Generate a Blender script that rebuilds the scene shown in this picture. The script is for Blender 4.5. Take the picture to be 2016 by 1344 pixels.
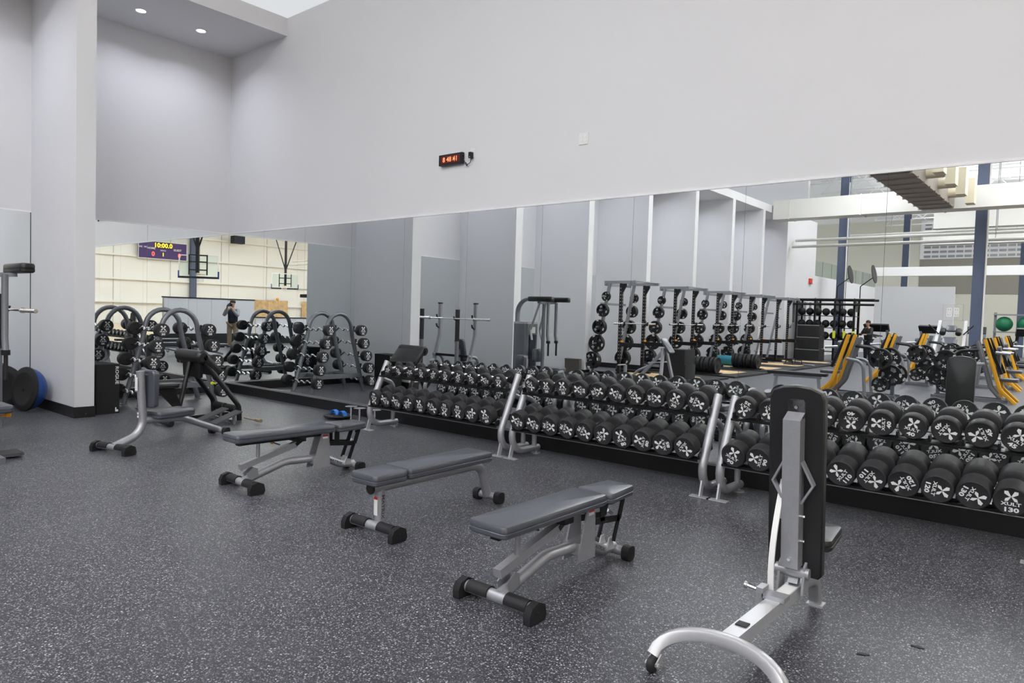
import bpy, bmesh, math, random
from mathutils import Vector, Matrix
for o in list(bpy.data.objects): bpy.data.objects.remove(o)
scene = bpy.context.scene
COL = scene.collection
random.seed(7)
PI = math.pi

# ------------------------------------------------------------------ camera, world, exposure, hall lights
F_PX, YAW, PITCH, ROLL = 1389.72, -0.6934, -0.0393, 0.0308
CAM = Vector((12.0426, -6.4821, 1.55))
_cy, _sy = math.cos(YAW), math.sin(YAW)
FWD = Vector((_sy*math.cos(PITCH), _cy*math.cos(PITCH), math.sin(PITCH)))
_r0 = Vector((_cy, -_sy, 0)); _u0 = _r0.cross(FWD)
RGT = math.cos(ROLL)*_r0 + math.sin(ROLL)*_u0
UPV = -math.sin(ROLL)*_r0 + math.cos(ROLL)*_u0
cd = bpy.data.cameras.new('camera'); cam = bpy.data.objects.new('camera', cd); COL.objects.link(cam)
cd.sensor_width = 36.0; cd.lens = F_PX/2016*36.0; cd.clip_start = 0.02; cd.clip_end = 300
cam.matrix_world = Matrix(((RGT.x, UPV.x, -FWD.x, CAM.x), (RGT.y, UPV.y, -FWD.y, CAM.y), (RGT.z, UPV.z, -FWD.z, CAM.z), (0, 0, 0, 1)))
scene.camera = cam
vs = scene.view_settings
vs.view_transform = 'Standard'; vs.look = 'None'; vs.gamma = 1.0; vs.use_curve_mapping = False
vs.exposure = -0.12
w = bpy.data.worlds.new('world'); scene.world = w; w.use_nodes = True
w.node_tree.nodes['Background'].inputs[0].default_value = (0.93, 0.96, 1.0, 1)
w.node_tree.nodes['Background'].inputs[1].default_value = 1.0

def area(name, loc, sx, sy, power, color=(1, 1, 1), rot=(0, 0, 0), shape='RECTANGLE', spread=None):
    l = bpy.data.lights.new(name, 'AREA'); l.shape = shape; l.size = sx
    if shape in ('RECTANGLE', 'ELLIPSE'): l.size_y = sy
    l.energy = power; l.color = color
    if spread: l.spread = spread
    o = bpy.data.objects.new(name, l); COL.objects.link(o); o.location = loc; o.rotation_euler = rot
    return o
HB_Z = 7.5
HIGH_BAYS = [(x, y) for x in (5.5, 10.5, 16, 26, 35) for y in (-6.5, -12.5, -19, -26.5, -35, -45)]
for (x, y) in HIGH_BAYS:
    area('high_bay_lamp', (x, y, HB_Z-0.07), 0.5, 3.4, ({5.5: 130, 10.5: 85, 16: 55}[x] if y > -8 else 115) if x < 20 else 140, (0.925, 0.95, 1.0))

for (x, y) in HIGH_BAYS[::1]:
    area('ceiling_fill', (x, y, HB_Z+0.13), 1.0, 3.4, 110 if y > -8 else 260, (0.935, 0.955, 1.0), rot=(PI, 0, 0))  # added fill lamps aimed up to brighten the deck, not part of the fixtures

# ------------------------------------------------------------------ materials
MATS = {}
def _new(name):
    m = bpy.data.materials.new(name); m.use_nodes = True
    nt = m.node_tree; b = nt.nodes['Principled BSDF']; MATS[name] = m
    return m, nt, b
def mat(name, col, rough=0.5, metal=0.0, spec=0.5, var=0.0, vscale=8.0, bump=0.0, bscale=200.0, coat=0.0):
    m, nt, b = _new(name)
    b.inputs['Base Color'].default_value = (*col, 1); b.inputs['Roughness'].default_value = rough
    b.inputs['Metallic'].default_value = metal; b.inputs['Specular IOR Level'].default_value = spec
    if coat: b.inputs['Coat Weight'].default_value = coat; b.inputs['Coat Roughness'].default_value = 0.15
    if var or bump: tc = nt.nodes.new('ShaderNodeTexCoord')
    if var:
        n = nt.nodes.new('ShaderNodeTexNoise'); n.inputs['Scale'].default_value = vscale; n.inputs['Detail'].default_value = 4
        r = nt.nodes.new('ShaderNodeValToRGB')
        r.color_ramp.elements[0].color = (*[max(0, c*(1-var)) for c in col], 1); r.color_ramp.elements[1].color = (*[min(1, c*(1+var)) for c in col], 1)
        r.color_ramp.elements[0].position = 0.3; r.color_ramp.elements[1].position = 0.7
        nt.links.new(tc.outputs['Object'], n.inputs['Vector']); nt.links.new(n.outputs['Fac'], r.inputs['Fac']); nt.links.new(r.outputs['Color'], b.inputs['Base Color'])
    if bump:
        n = nt.nodes.new('ShaderNodeTexNoise'); n.inputs['Scale'].default_value = bscale
        bp = nt.nodes.new('ShaderNodeBump'); bp.inputs['Strength'].default_value = bump; bp.inputs['Distance'].default_value = 0.002
        nt.links.new(tc.outputs['Object'], n.inputs['Vector']); nt.links.new(n.outputs['Fac'], bp.inputs['Height']); nt.links.new(bp.outputs['Normal'], b.inputs['Normal'])
    return m
def emis(name, col, strength):
    m, nt, b = _new(name)
    b.inputs['Base Color'].default_value = (*col, 1)
    b.inputs['Emission Color'].default_value = (*col, 1); b.inputs['Emission Strength'].default_value = strength
    return m
def floor_mat():
    m, nt, b = _new('speckled_rubber')
    N = nt.nodes.new; L = nt.links.new
    tc = N('ShaderNodeTexCoord')
    big = N('ShaderNodeTexNoise'); big.inputs['Scale'].default_value = 1.3; big.inputs['Detail'].default_value = 5
    L(tc.outputs['Object'], big.inputs['Vector'])
    base = N('ShaderNodeValToRGB'); e = base.color_ramp.elements
    e[0].position, e[1].position = 0.3, 0.72; e[0].color = (0.019, 0.019, 0.024, 1); e[1].color = (0.030, 0.030, 0.037, 1)
    L(big.outputs['Fac'], base.inputs['Fac'])
    prev = base.outputs['Color']
    for sc, thr, rad, c0, c1 in ((100, 0.52, 0.42, (0.06, 0.06, 0.07, 1), (0.42, 0.42, 0.46, 1)), (185, 0.50, 0.42, (0.05, 0.05, 0.058, 1), (0.30, 0.30, 0.335, 1)), (75, 0.86, 0.34, (0.15, 0.15, 0.16, 1), (0.62, 0.62, 0.64, 1))):
        v = N('ShaderNodeTexVoronoi'); v.inputs['Scale'].default_value = sc; L(tc.outputs['Object'], v.inputs['Vector'])
        sep = N('ShaderNodeSeparateColor'); L(v.outputs['Color'], sep.inputs['Color'])
        gt = N('ShaderNodeMath'); gt.operation = 'GREATER_THAN'; gt.inputs[1].default_value = thr; L(sep.outputs['Red'], gt.inputs[0])
        lt = N('ShaderNodeMath'); lt.operation = 'LESS_THAN'; lt.inputs[1].default_value = rad; L(v.outputs['Distance'], lt.inputs[0])
        mu = N('ShaderNodeMath'); mu.operation = 'MULTIPLY'; L(gt.outputs[0], mu.inputs[0]); L(lt.outputs[0], mu.inputs[1])
        fl = N('ShaderNodeMix'); fl.data_type = 'RGBA'; fl.inputs['A'].default_value = c0; fl.inputs['B'].default_value = c1
        pw = N('ShaderNodeMath'); pw.operation = 'POWER'; pw.inputs[1].default_value = 1.5; L(sep.outputs['Green'], pw.inputs[0]); L(pw.outputs[0], fl.inputs['Factor'])
        mx = N('ShaderNodeMix'); mx.data_type = 'RGBA'; L(mu.outputs[0], mx.inputs['Factor']); L(prev, mx.inputs['A']); L(fl.outputs['Result'], mx.inputs['B'])
        prev = mx.outputs['Result']
    L(prev, b.inputs['Base Color'])
    b.inputs['Roughness'].default_value = 0.40; b.inputs['Specular IOR Level'].default_value = 0.42
    b.inputs['Sheen Weight'].default_value = 0.08; b.inputs['Sheen Roughness'].default_value = 0.45; b.inputs['Sheen Tint'].default_value = (0.86, 0.9, 1.0, 1)
    n = N('ShaderNodeTexNoise'); n.inputs['Scale'].default_value = 130; L(tc.outputs['Object'], n.inputs['Vector'])
    bp = N('ShaderNodeBump'); bp.inputs['Strength'].default_value = 0.22; bp.inputs['Distance'].default_value = 0.003
    L(n.outputs['Fac'], bp.inputs['Height']); L(bp.outputs['Normal'], b.inputs['Normal'])
floor_mat()
mat('paint', (0.735, 0.735, 0.75), 0.6, spec=0.3, bump=0.08, bscale=350)
mat('paint_trim', (0.84, 0.84, 0.85), 0.5)
mat('base_black', (0.012, 0.012, 0.013), 0.45)
mat('alu', (0.62, 0.62, 0.63), 0.35, 0.9)
mat('mirror', (0.925, 0.955, 0.955), 0.0, 1.0)
mat('mirror_edge', (0.06, 0.08, 0.08), 0.3)
mat('silver', (0.40, 0.405, 0.43), 0.38, 0.55, var=0.04, vscale=30)
mat('silver_light', (0.58, 0.58, 0.60), 0.33, 0.5)
mat('gun', (0.205, 0.215, 0.24), 0.36, 0.45)
mat('chrome', (0.78, 0.78, 0.79), 0.12, 1.0)
mat('steel_grey', (0.30, 0.31, 0.33), 0.4, 0.4)
mat('vinyl', (0.066, 0.071, 0.088), 0.30, spec=0.75, bump=0.12, bscale=500)
mat('vinyl_black', (0.012, 0.012, 0.013), 0.36, spec=0.5, bump=0.1, bscale=500)
mat('black_metal', (0.012, 0.012, 0.013), 0.34, 0.2)
mat('rubber', (0.014, 0.014, 0.015), 0.55, spec=0.4)
mat('urethane', (0.024, 0.024, 0.026), 0.52, spec=0.45, var=0.15, vscale=25)
mat('white_print', (0.86, 0.86, 0.86), 0.6)
mat('grey_print', (0.10, 0.10, 0.11), 0.6)
mat('orange', (0.90, 0.36, 0.015), 0.35)
mat('yellow', (0.86, 0.42, 0.02), 0.35)
mat('lime', (0.75, 0.80, 0.05), 0.5)
mat('red', (0.60, 0.03, 0.03), 0.45)
mat('label_white', (0.82, 0.82, 0.80), 0.5)
mat('blue_rubber', (0.010, 0.060, 0.26), 0.38)
mat('blue_plastic', (0.02, 0.20, 0.70), 0.4)
mat('teal', (0.02, 0.20, 0.28), 0.5)
mat('green_ball', (0.01, 0.18, 0.08), 0.4)
mat('grip', (0.075, 0.075, 0.08), 0.8, bump=0.6, bscale=120)
mat('brass', (0.42, 0.36, 0.22), 0.4, 0.6)
mat('fabric_black', (0.010, 0.010, 0.011), 0.75, bump=0.3, bscale=300)
mat('board_brown', (0.11, 0.10, 0.088), 0.8)
mat('plastic_white', (0.80, 0.80, 0.79), 0.4)
mat('wood', (0.62, 0.43, 0.22), 0.5, var=0.22, vscale=3)
mat('metal_wall', (0.86, 0.86, 0.81), 0.5)
mat('column_blue', (0.085, 0.105, 0.17), 0.45)
mat('deck_white', (0.86, 0.86, 0.85), 0.6)
mat('duct', (0.72, 0.71, 0.67), 0.5)
mat('duct_dark', (0.30, 0.27, 0.24), 0.6)
mat('duct_cream', (0.66, 0.60, 0.45), 0.55)
mat('taupe', (0.30, 0.28, 0.24), 0.7)
mat('cream_wall', (0.72, 0.70, 0.60), 0.6)
mat('purple', (0.055, 0.025, 0.14), 0.5)
mat('court_wood', (0.55, 0.42, 0.27), 0.3, var=0.12, vscale=2)
mat('skin', (0.55, 0.33, 0.24), 0.55)
mat('hair', (0.035, 0.022, 0.015), 0.7)
mat('navy', (0.014, 0.018, 0.032), 0.7)
mat('grey_sleeve', (0.34, 0.34, 0.37), 0.8)
mat('khaki', (0.30, 0.235, 0.15), 0.8, var=0.1)
mat('shoe', (0.05, 0.045, 0.04), 0.6)
emis('lamp_glow', (1.0, 0.98, 0.94), 9.0)
emis('downlight_glow', (0.93, 0.94, 1.0), 14.0)
emis('led_red', (1.0, 0.26, 0.10), 1.5)
emis('led_panel', (0.10, 0.002, 0.0), 0.12)
emis('led_amber', (1.0, 0.62, 0.03), 2.2)
emis('led_score', (1.0, 0.09, 0.05), 2.0)
emis('exit_red', (0.55, 0.03, 0.02), 0.25)
def glass_mat():
    m, nt, b = _new('glass')
    b.inputs['Base Color'].default_value = (0.86, 0.95, 0.93, 1); b.inputs['Roughness'].default_value = 0.02
    b.inputs['Transmission Weight'].default_value = 1.0; b.inputs['IOR'].default_value = 1.15
glass_mat()

# ------------------------------------------------------------------ mesh helpers
def fillet(pts, r, n=6):
    P = [Vector(p) for p in pts]; out = [P[0]]
    for i in range(1, len(P)-1):
        a, b, c = P[i-1], P[i], P[i+1]
        u, v = (a-b), (c-b); lu, lv = u.length, v.length; u /= lu; v /= lv
        ang = u.angle(v)
        if ang > PI-1e-3: out.append(b); continue
        t = min(r/math.tan(ang/2), lu*0.49, lv*0.49); rr = t*math.tan(ang/2)
        cen = b+(u+v).normalized()*(rr/math.sin(ang/2)); s, e = b+u*t-cen, b+v*t-cen
        for k in range(n+1): out.append(cen+s.normalized().slerp(e.normalized(), k/n)*rr)
    out.append(P[-1]); return out
def rrect(w, h, r, n=4):
    pts = []
    for cx, cy, a0 in ((w/2-r, h/2-r, 0), (-w/2+r, h/2-r, 90), (-w/2+r, -h/2+r, 180), (w/2-r, -h/2+r, 270)):
        for k in range(n+1):
            a = math.radians(a0+90*k/n); pts.append((cx+r*math.cos(a), cy+r*math.sin(a)))
    return pts
def T(x=0, y=0, z=0, rx=0, ry=0, rz=0):
    return Matrix.Translation((x, y, z)) @ Matrix.Rotation(rz, 4, 'Z') @ Matrix.Rotation(ry, 4, 'Y') @ Matrix.Rotation(rx, 4, 'X')
class MB:
    def __init__(s): s.v = []; s.f = []
    def add(s, vs, fs, M=None):
        o = len(s.v); s.v += [tuple(M @ Vector(p)) if M else tuple(p) for p in vs]; s.f += [tuple(i+o for i in f) for f in fs]; return s
    def box(s, x0, x1, y0, y1, z0, z1, M=None):
        vs = [(x, y, z) for x in (x0, x1) for y in (y0, y1) for z in (z0, z1)]
        return s.add(vs, [(0, 1, 3, 2), (4, 6, 7, 5), (0, 4, 5, 1), (2, 3, 7, 6), (0, 2, 6, 4), (1, 5, 7, 3)], M)
    def cbox(s, c, d, M=None):
        return s.box(c[0]-d[0]/2, c[0]+d[0]/2, c[1]-d[1]/2, c[1]+d[1]/2, c[2]-d[2]/2, c[2]+d[2]/2, M)
    def sweep(s, sec, pts, up=None, caps=True, closed=False, M=None):
        P = [Vector(p) for p in pts]; n = len(P); m = len(sec); vs = []; N = None
        for i in range(n):
            if closed: t = P[(i+1) % n]-P[i-1]
            elif i == 0: t = P[1]-P[0]
            elif i == n-1: t = P[-1]-P[-2]
            else: t = (P[i+1]-P[i]).normalized()+(P[i]-P[i-1]).normalized()
            t.normalize()
            if up is not None: N = Vector(up)
            elif N is None: N = Vector((0, 0, 1)) if abs(t.z) < 0.9 else Vector((0, 1, 0))
            N = (N-t*N.dot(t)); N.normalize(); B = t.cross(N)
            k = 1.0
            if 0 < i < n-1 and not closed:
                c = (P[i+1]-P[i]).normalized().dot((P[i]-P[i-1]).normalized()); k = 1/max(0.5, math.sqrt(max(0, (1+c)/2)))
                bd = ((P[i+1]-P[i]).normalized()-(P[i]-P[i-1]).normalized())
            for (a, b) in sec:
                off = B*a+N*b
                if k > 1.001 and bd.length > 1e-4:
                    e = bd.normalized(); off = off+e*(off.dot(e))*(k-1)
                vs.append(P[i]+off)
        fs = []
        for i in range(n if closed else n-1):
            j = (i+1) % n
            for a in range(m): b = (a+1) % m; fs.append((i*m+a, i*m+b, j*m+b, j*m+a))
        if caps and not closed: fs += [tuple(range(m-1, -1, -1)), tuple((n-1)*m+a for a in range(m))]
        return s.add(vs, fs, M)
    def tube(s, pts, r, n=10, M=None, closed=False):
        return s.sweep([(r*math.cos(2*PI*k/n), r*math.sin(2*PI*k/n)) for k in range(n)], pts, closed=closed, M=M)
    def bar(s, p, q, w, h, up=(0, 0, 1), M=None, r=0.0):
        sec = rrect(w, h, r, 2) if r else [(w/2, h/2), (-w/2, h/2), (-w/2, -h/2), (w/2, -h/2)]
        return s.sweep(sec, [p, q], up=up, M=M)
    def lathe(s, prof, n=20, M=None, caps=True):
        vs, fs = [], []
        for (r, z) in prof:
            for k in range(n): a = 2*PI*k/n; vs.append((r*math.cos(a), r*math.sin(a), z))
        for i in range(len(prof)-1):
            for k in range(n): j = (k+1) % n; fs.append((i*n+k, i*n+j, (i+1)*n+j, (i+1)*n+k))
        if caps: fs += [tuple(range(n-1, -1, -1)), tuple((len(prof)-1)*n+k for k in range(n))]
        return s.add(vs, fs, M)
    def cyl(s, r, z0, z1, n=16, M=None, bev=0.0):
        p = [(r-bev, z0), (r, z0+bev), (r, z1-bev), (r-bev, z1)] if bev else [(r, z0), (r, z1)]
        return s.lathe(p, n, M)
    def prism(s, poly, z0, z1, M=None):
        m = len(poly)
        vs = [(x, y, z0) for x, y in poly]+[(x, y, z1) for x, y in poly]
        fs = [tuple(range(m-1, -1, -1)), tuple(range(m, 2*m))]+[(a, (a+1) % m, m+(a+1) % m, m+a) for a in range(m)]
        return s.add(vs, fs, M)
    def pad(s, poly, z0, z1, bev, M=None, seam=True):
        # upholstered pad: outline polygon (convex, CCW) with rounded edges, a crowned top and a seam groove
        cx = sum(p[0] for p in poly)/len(poly); cy = sum(p[1] for p in poly)/len(poly)
        def inset(d):
            out = []
            m = len(poly)
            for i in range(m):
                a, b, c = Vector(poly[i-1]), Vector(poly[i]), Vector(poly[(i+1) % m])
                e1, e2 = (b-a), (c-b)
                if e1.length < 1e-9: e1 = e2
                if e2.length < 1e-9: e2 = e1
                nn = Vector((-(e1.normalized()+e2.normalized()).y, (e1.normalized()+e2.normalized()).x)); nn.normalize()
                out.append((b.x+nn.x*d, b.y+nn.y*d))
            return out
        zm = z0+(z1-z0)*0.45
        lay = [(bev*0.6, z0), (0.0, z0+bev*0.5), (0.0, zm-0.004)]
        if seam: lay += [(0.004, zm)]
        lay += [(0.0, zm+0.004), (0.0, z1-bev), (bev*0.3, z1-bev*0.3), (bev, z1-0.001)]
        vs, fs = [], []; m = len(poly)
        for d, z in lay:
            for (x, y) in inset(d): vs.append((x, y, z))
        for i in range(len(lay)-1):
            for a in range(m): b = (a+1) % m; fs.append((i*m+a, i*m+b, (i+1)*m+b, (i+1)*m+a))
        fs.append(tuple(range(m-1, -1, -1)))
        vs.append((cx, cy, z1+0.002)); k = len(vs)-1; o = (len(lay)-1)*m
        fs += [(o+a, o+(a+1) % m, k) for a in range(m)]
        return s.add(vs, fs, M)
    def mesh(s, name, mt, smooth=35):
        me = bpy.data.meshes.new(name); me.from_pydata(s.v, [], s.f); me.validate()
        bm = bmesh.new(); bm.from_mesh(me); bmesh.ops.recalc_face_normals(bm, faces=bm.faces); bm.to_mesh(me); bm.free()
        me.materials.append(MATS[mt])
        if smooth:
            me.polygons.foreach_set('use_smooth', [True]*len(me.polygons)); me.set_sharp_from_angle(angle=math.radians(smooth))
        me.update(); return me
    def build(s, name, mt, parent=None, smooth=35):
        return put(name, s.mesh(name, mt, smooth), parent)
def put(name, me, parent=None, loc=None):
    o = bpy.data.objects.new(name, me); COL.objects.link(o)
    if parent is not None: o.parent = parent
    if loc: o.location = loc
    return o
def tag(o, label, cat, group=None):
    o['label'] = label; o['category'] = cat
    if group: o['group'] = group
    return o
def thing(name, label, cat, loc=(0, 0, 0), rz=0.0, group=None):
    o = bpy.data.objects.new(name, None); COL.objects.link(o); o.empty_display_size = 0.2
    o.location = loc; o.rotation_euler = (0, 0, rz)
    return tag(o, label, cat, group)
def copy_tree(o, parent=None):
    c = o.copy(); COL.objects.link(c); c.parent = parent
    for ch in list(o.children): copy_tree(ch, c)
    return c
def struct(o): o['kind'] = 'structure'; return o
FONT_CACHE = {}
def text_mb(txt, size, sx=1.25, bold=0.02, spacing=1.0):
    """filled lettering as flat faces, centred on the origin in its xy plane"""
    key = (txt, size, sx, bold)
    if key not in FONT_CACHE:
        cu = bpy.data.curves.new('lettering', 'FONT'); cu.body = txt; cu.size = size; cu.align_x = 'CENTER'; cu.align_y = 'CENTER'
        cu.offset = bold*size; cu.resolution_u = 2; cu.space_character = spacing
        ob = bpy.data.objects.new('lettering', cu); COL.objects.link(ob)
        dg = bpy.context.evaluated_depsgraph_get(); me = bpy.data.meshes.new_from_object(ob.evaluated_get(dg))
        FONT_CACHE[key] = ([(v.co.x*sx, v.co.y, 0.0) for v in me.vertices], [tuple(p.vertices) for p in me.polygons])
        bpy.data.objects.remove(ob); bpy.data.curves.remove(cu); bpy.data.meshes.remove(me)
    return FONT_CACHE[key]
# ------------------------------------------------------------------ the room shell
HM, HS, HF, DS = 2.807, 5.907, 6.192, 1.745          # mirror top, soffit, wall top, alcove depth
HALL_Y, HALL_X, DECK_Z = -52.0, 42.0, 9.3
M_END = 13.6
FINS = [2.805, 5.93, 8.88, 11.98, 15.05, 18.05, 21.0, 23.84]; FIN_W = 0.237
def sbox(name, mt, *b, parent=None):
    o = MB().box(*b).build(name, mt, parent, smooth=0)
    return struct(o) if parent is None else o
sbox('floor', 'speckled_rubber', -0.3, 14.75, HALL_Y, 0.25, -0.1, 0.0)
sbox('floor_court', 'court_wood', 14.75, HALL_X, HALL_Y, 8.0, -0.1, 0.0)
sbox('wall_right', 'paint', -0.25, M_END, 0.012, 0.25, 0.0, HF)
sbox('wall_right_upper', 'paint', 0.0, M_END, 0.0, 0.012, HM+0.001, HF)
sbox('wall_left', 'paint', -0.25, 0.0, -FINS[-1], 0.012, 0.0, HF)
for k, y in enumerate(FINS):
    sbox('wall_fin_%d' % (k+1), 'paint', 0.0, DS, -y-FIN_W, -y, 0.0, HS)
    f = MB().box(0.0, DS+0.012, -y-FIN_W-0.012, -y+0.012, 0.0, 0.145); struct(f.build('baseboard_fin_%d' % (k+1), 'base_black', smooth=0))
sbox('ceiling_soffit', 'paint', 0.0, DS, -FINS[-1]-FIN_W, 0.0, HS, HF)
sbox('wall_left_far', 'paint', DS-0.25, DS, -27.8, -FINS[-1]-FIN_W, 0.0, HF)
sbox('wall_left_low', 'paint', DS-0.25, DS, HALL_Y, -27.8, 0.0, 3.75)
sbox('wall_left_outer', 'paint', -12.25, -12.0, HALL_Y, -27.0, 0.0, DECK_Z)
sbox('wall_left_return', 'paint', -12.0, DS-0.25, -27.3, -27.05, 0.0, DECK_Z)
sbox('ceiling', 'deck_white', -14.0, HALL_X+1, HALL_Y-1, 12.0, DECK_Z, DECK_Z+0.1)
# mirror wall: base plinth, channels, panels
b = struct(MB().box(0.0, M_END, -0.0334, 0.012, 0.0, 0.150).build('baseboard_right', 'base_black', smooth=0))
t = struct(MB().box(0.0, M_END, -0.0334, -0.026, 0.150, 0.154).box(0.0, M_END, -0.008, 0.0, 0.150, 0.174).build('trim_1', 'alu', smooth=0))
struct(MB().box(0.0, M_END, -0.010, 0.0, HM, HM+0.022).build('trim_2', 'paint_trim', smooth=0))
mr = thing('wall_mirror', 'long floor-to-head-height mirror of joined panels on the right-hand wall', 'mirror', (0, 0, 0))
XJ = [0.0, 1.165, 2.349, 3.535, 4.69, 5.873, 7.055, 8.25, 9.442, 10.64, 11.83, 13.02, M_END]
for a, c in zip(XJ[:-1], XJ[1:]): MB().box(a+0.0012, c-0.0012, 0.0, 0.006, 0.152, HM).build('mirror_panel', 'mirror', mr, smooth=0)
MB().box(0.0, M_END, 0.0065, 0.0115, 0.152, HM).build('backing', 'mirror_edge', mr, smooth=0)
ords = ['corner', 'second', 'third', 'fourth']
y0 = 0.0
for k in range(4):
    y1 = FINS[k]; m2 = thing('alcove_mirror', ['mirror in the alcove beside the room corner', 'mirror in the alcove with the two blue balance domes', 'mirror in the alcove behind the cable machine', 'mirror in the alcove beside the first squat rack'][k], 'mirror', (0, 0, 0))
    js = [y0, (y0+y1)/2, y1] if k else [y0, 1.406, y1]
    for a, c in zip(js[:-1], js[1:]): MB().box(0.0, 0.006, -c+0.0012, -a-0.0012, 0.152, HM).build('mirror_panel', 'mirror', m2, smooth=0)
    if k: MB().box(0.0, 0.008, -y0-0.012, -y0, 0.152, HM).build('edge_strip', 'mirror_edge', m2, smooth=0)
    struct(MB().box(0.0, 0.0334, -y1, -y0, 0.0, 0.150).build('baseboard_alcove_%d' % (k+1), 'base_black', smooth=0))
    struct(MB().box(0.0, 0.012, -y1, -y0, HM, HM+0.02).build('trim_alcove_%d' % (k+1), 'paint_trim', smooth=0))
    struct(MB().box(0.026, 0.0334, -y1, -y0, 0.150, 0.154).box(0.006, 0.014, -y1, -y0, 0.15, 0.174).build('trim_base_%d' % (k+1), 'alu', smooth=0))
    y0 = y1+FIN_W
y0 = 0.0
for k, y1 in enumerate(FINS):
    if k > 3: struct(MB().box(0.0, 0.0334, -y1, -y0, 0.0, 0.145).build('baseboard_alcove_%d' % (k+1), 'base_black', smooth=0))
    mid = (y0+y1)/2
    for s, yy in ((0, mid-0.46), (1, mid+0.46)):
        place = 'nearer the corner' if s == 0 else 'farther from the corner'
        d = thing('downlight', ('round recessed downlight in the corner alcove soffit, %s' % place) if k == 0 else 'round recessed downlight in an alcove soffit seen only in the mirror', 'downlight', (0.785, -yy, HS), 0, 'recessed downlights over the alcoves')
        MB().lathe([(0.066, -0.002), (0.088, -0.006), (0.092, -0.001), (0.066, 0.0)], 24, caps=False).build('trim_ring', 'paint_trim', d)
        MB().cyl(0.066, -0.003, 0.0, 24).build('lens', 'downlight_glow', d)
        area('downlight_lamp', (0.785, -yy, HS-0.008), 0.13, 0.13, 9 if k < 2 else 7, (0.86, 0.88, 1.0), shape='DISK', spread=2.4)
    y0 = y1+FIN_W
# hall behind the camera and the court beyond the low divider
sbox('wall_back', 'cream_wall', -12.25, HALL_X, HALL_Y-0.25, HALL_Y, 0.0, DECK_Z)
sbox('wall_court_far', 'metal_wall', HALL_X, HALL_X+0.2, HALL_Y, 8.0, 0.0, DECK_Z)
sbox('wall_court_end', 'metal_wall', M_END+0.3, HALL_X, 8.0, 8.2, 0.0, DECK_Z)
for (x, y) in HIGH_BAYS:
    h = thing('high_bay_light', 'white linear high-bay light fixture hanging from the roof deck', 'light fixture', (x, y, HB_Z), 0, 'high-bay lights of the hall')
    MB().box(-0.28, 0.28, -1.75, 1.75, 0.0, 0.10).build('housing', 'paint_trim', h, smooth=0)
    MB().box(-0.24, 0.24, -1.7, 1.7, -0.012, -0.001).build('diffuser', 'lamp_glow', h, smooth=0)
    for s in (-1.4, 1.4): MB().cyl(0.008, 0.10, DECK_Z-HB_Z, 6, T(0, s, 0)).build('hanger', 'steel_grey', h)
# ------------------------------------------------------------------ dumbbells and their racks
TILT = math.radians(13)
def logo(m, s, cx, cy, M):
    for sx in (1, -1):
        for poly in ([(0.012, 0.03), (0.20, 0.44), (0.44, 0.42), (0.43, 0.20), (0.12, 0.0), (0.012, -0.02)], [(0.012, -0.04), (0.10, -0.03), (0.37, -0.17), (0.42, -0.40), (0.20, -0.36)]):
            p = [(x*sx*s+cx, y*s+cy, 0.0) for x, y in poly]
            m.add(p, [tuple(range(len(p)))], M)
MARKS = {}
def marking(wt, R):
    """white emblem, word and weight printed on an end face (face in the xz plane, looking along -y)"""
    if (wt, R) in MARKS: return MARKS[(wt, R)]
    m = MB(); M = Matrix.Rotation(PI/2, 4, 'X')
    logo(m, R*0.84, 0, R*0.32, M)
    v, f = text_mb('XULT', R*0.31, 1.35, 0.03); m.add([(x, y-R*0.19, 0) for x, y, z in v], f, M)
    v, f = text_mb(str(wt), R*0.40, 1.42, 0.04); m.add([(x, y-R*0.58, 0) for x, y, z in v], f, M)
    MARKS[(wt, R)] = m.mesh('marking', 'white_print', smooth=0); return MARKS[(wt, R)]
def db_dims(w):
    tab = [(5, .062, .045), (8, .068, .05), (10, .072, .052), (12, .074, .055), (15, .078, .06), (20, .081, .066), (25, .092, .066), (30, .095, .07), (35, .096, .076), (40, .097, .082),
           (45, .099, .088), (50, .099, .094), (55, .100, .10), (60, .101, .106), (65, .101, .112), (70, .102, .116), (75, .102, .12), (80, .103, .124), (85, .103, .128), (90, .1035, .132), (100, .104, .14), (110, .104, .147), (120, .1045, .155), (130, .105, .162)]
    for a, r, l in tab:
        if a >= w: return r, l
DBM = {}
def db_mesh(w):
    if w not in DBM:
        r, l = db_dims(w); h = 0.065; X = Matrix.Rotation(PI/2, 4, 'X')
        head = MB().lathe([(r*0.62, h), (r*0.9, h+0.004), (r, h+0.014), (r, h+l-0.012), (r*0.965, h+l-0.003), (r*0.9, h+l), (r*0.86, h+l-0.0015)], 26, X).mesh('head', 'urethane', 40)
        hd = MB().lathe([(0.0155, -h-0.01), (0.0165, -h*0.5), (0.0185, 0), (0.0165, h*0.5), (0.0155, h+0.01)], 12, X).mesh('handle', 'chrome', 40)
        DBM[w] = (head, hd, marking(w, r), h+l)
    return DBM[w]
ORD = ['first', 'second', 'third', 'fourth', 'fifth', 'sixth', 'seventh', 'eighth', 'ninth', 'tenth']
def dumbbell(w, c, ang, ang2, label, group):
    head, hd, mk, L = db_mesh(w)
    o = thing('dumbbell', label, 'dumbbell', c, 0, group); o.rotation_euler = (TILT, 0, 0)
    put('handle', hd, o)
    for rz_, an_ in ((0, ang), (PI, ang2)):
        h_ = put('head', head, o); h_.rotation_euler = (0, 0, rz_)
        a = put('marking', mk, h_, (0, -L-0.0006, 0)); a.rotation_euler = (0, -math.radians(an_), 0)
    return o
AX = Vector((0, math.cos(TILT), math.sin(TILT))); NM = Vector((0, -math.sin(TILT), math.cos(TILT)))
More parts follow.
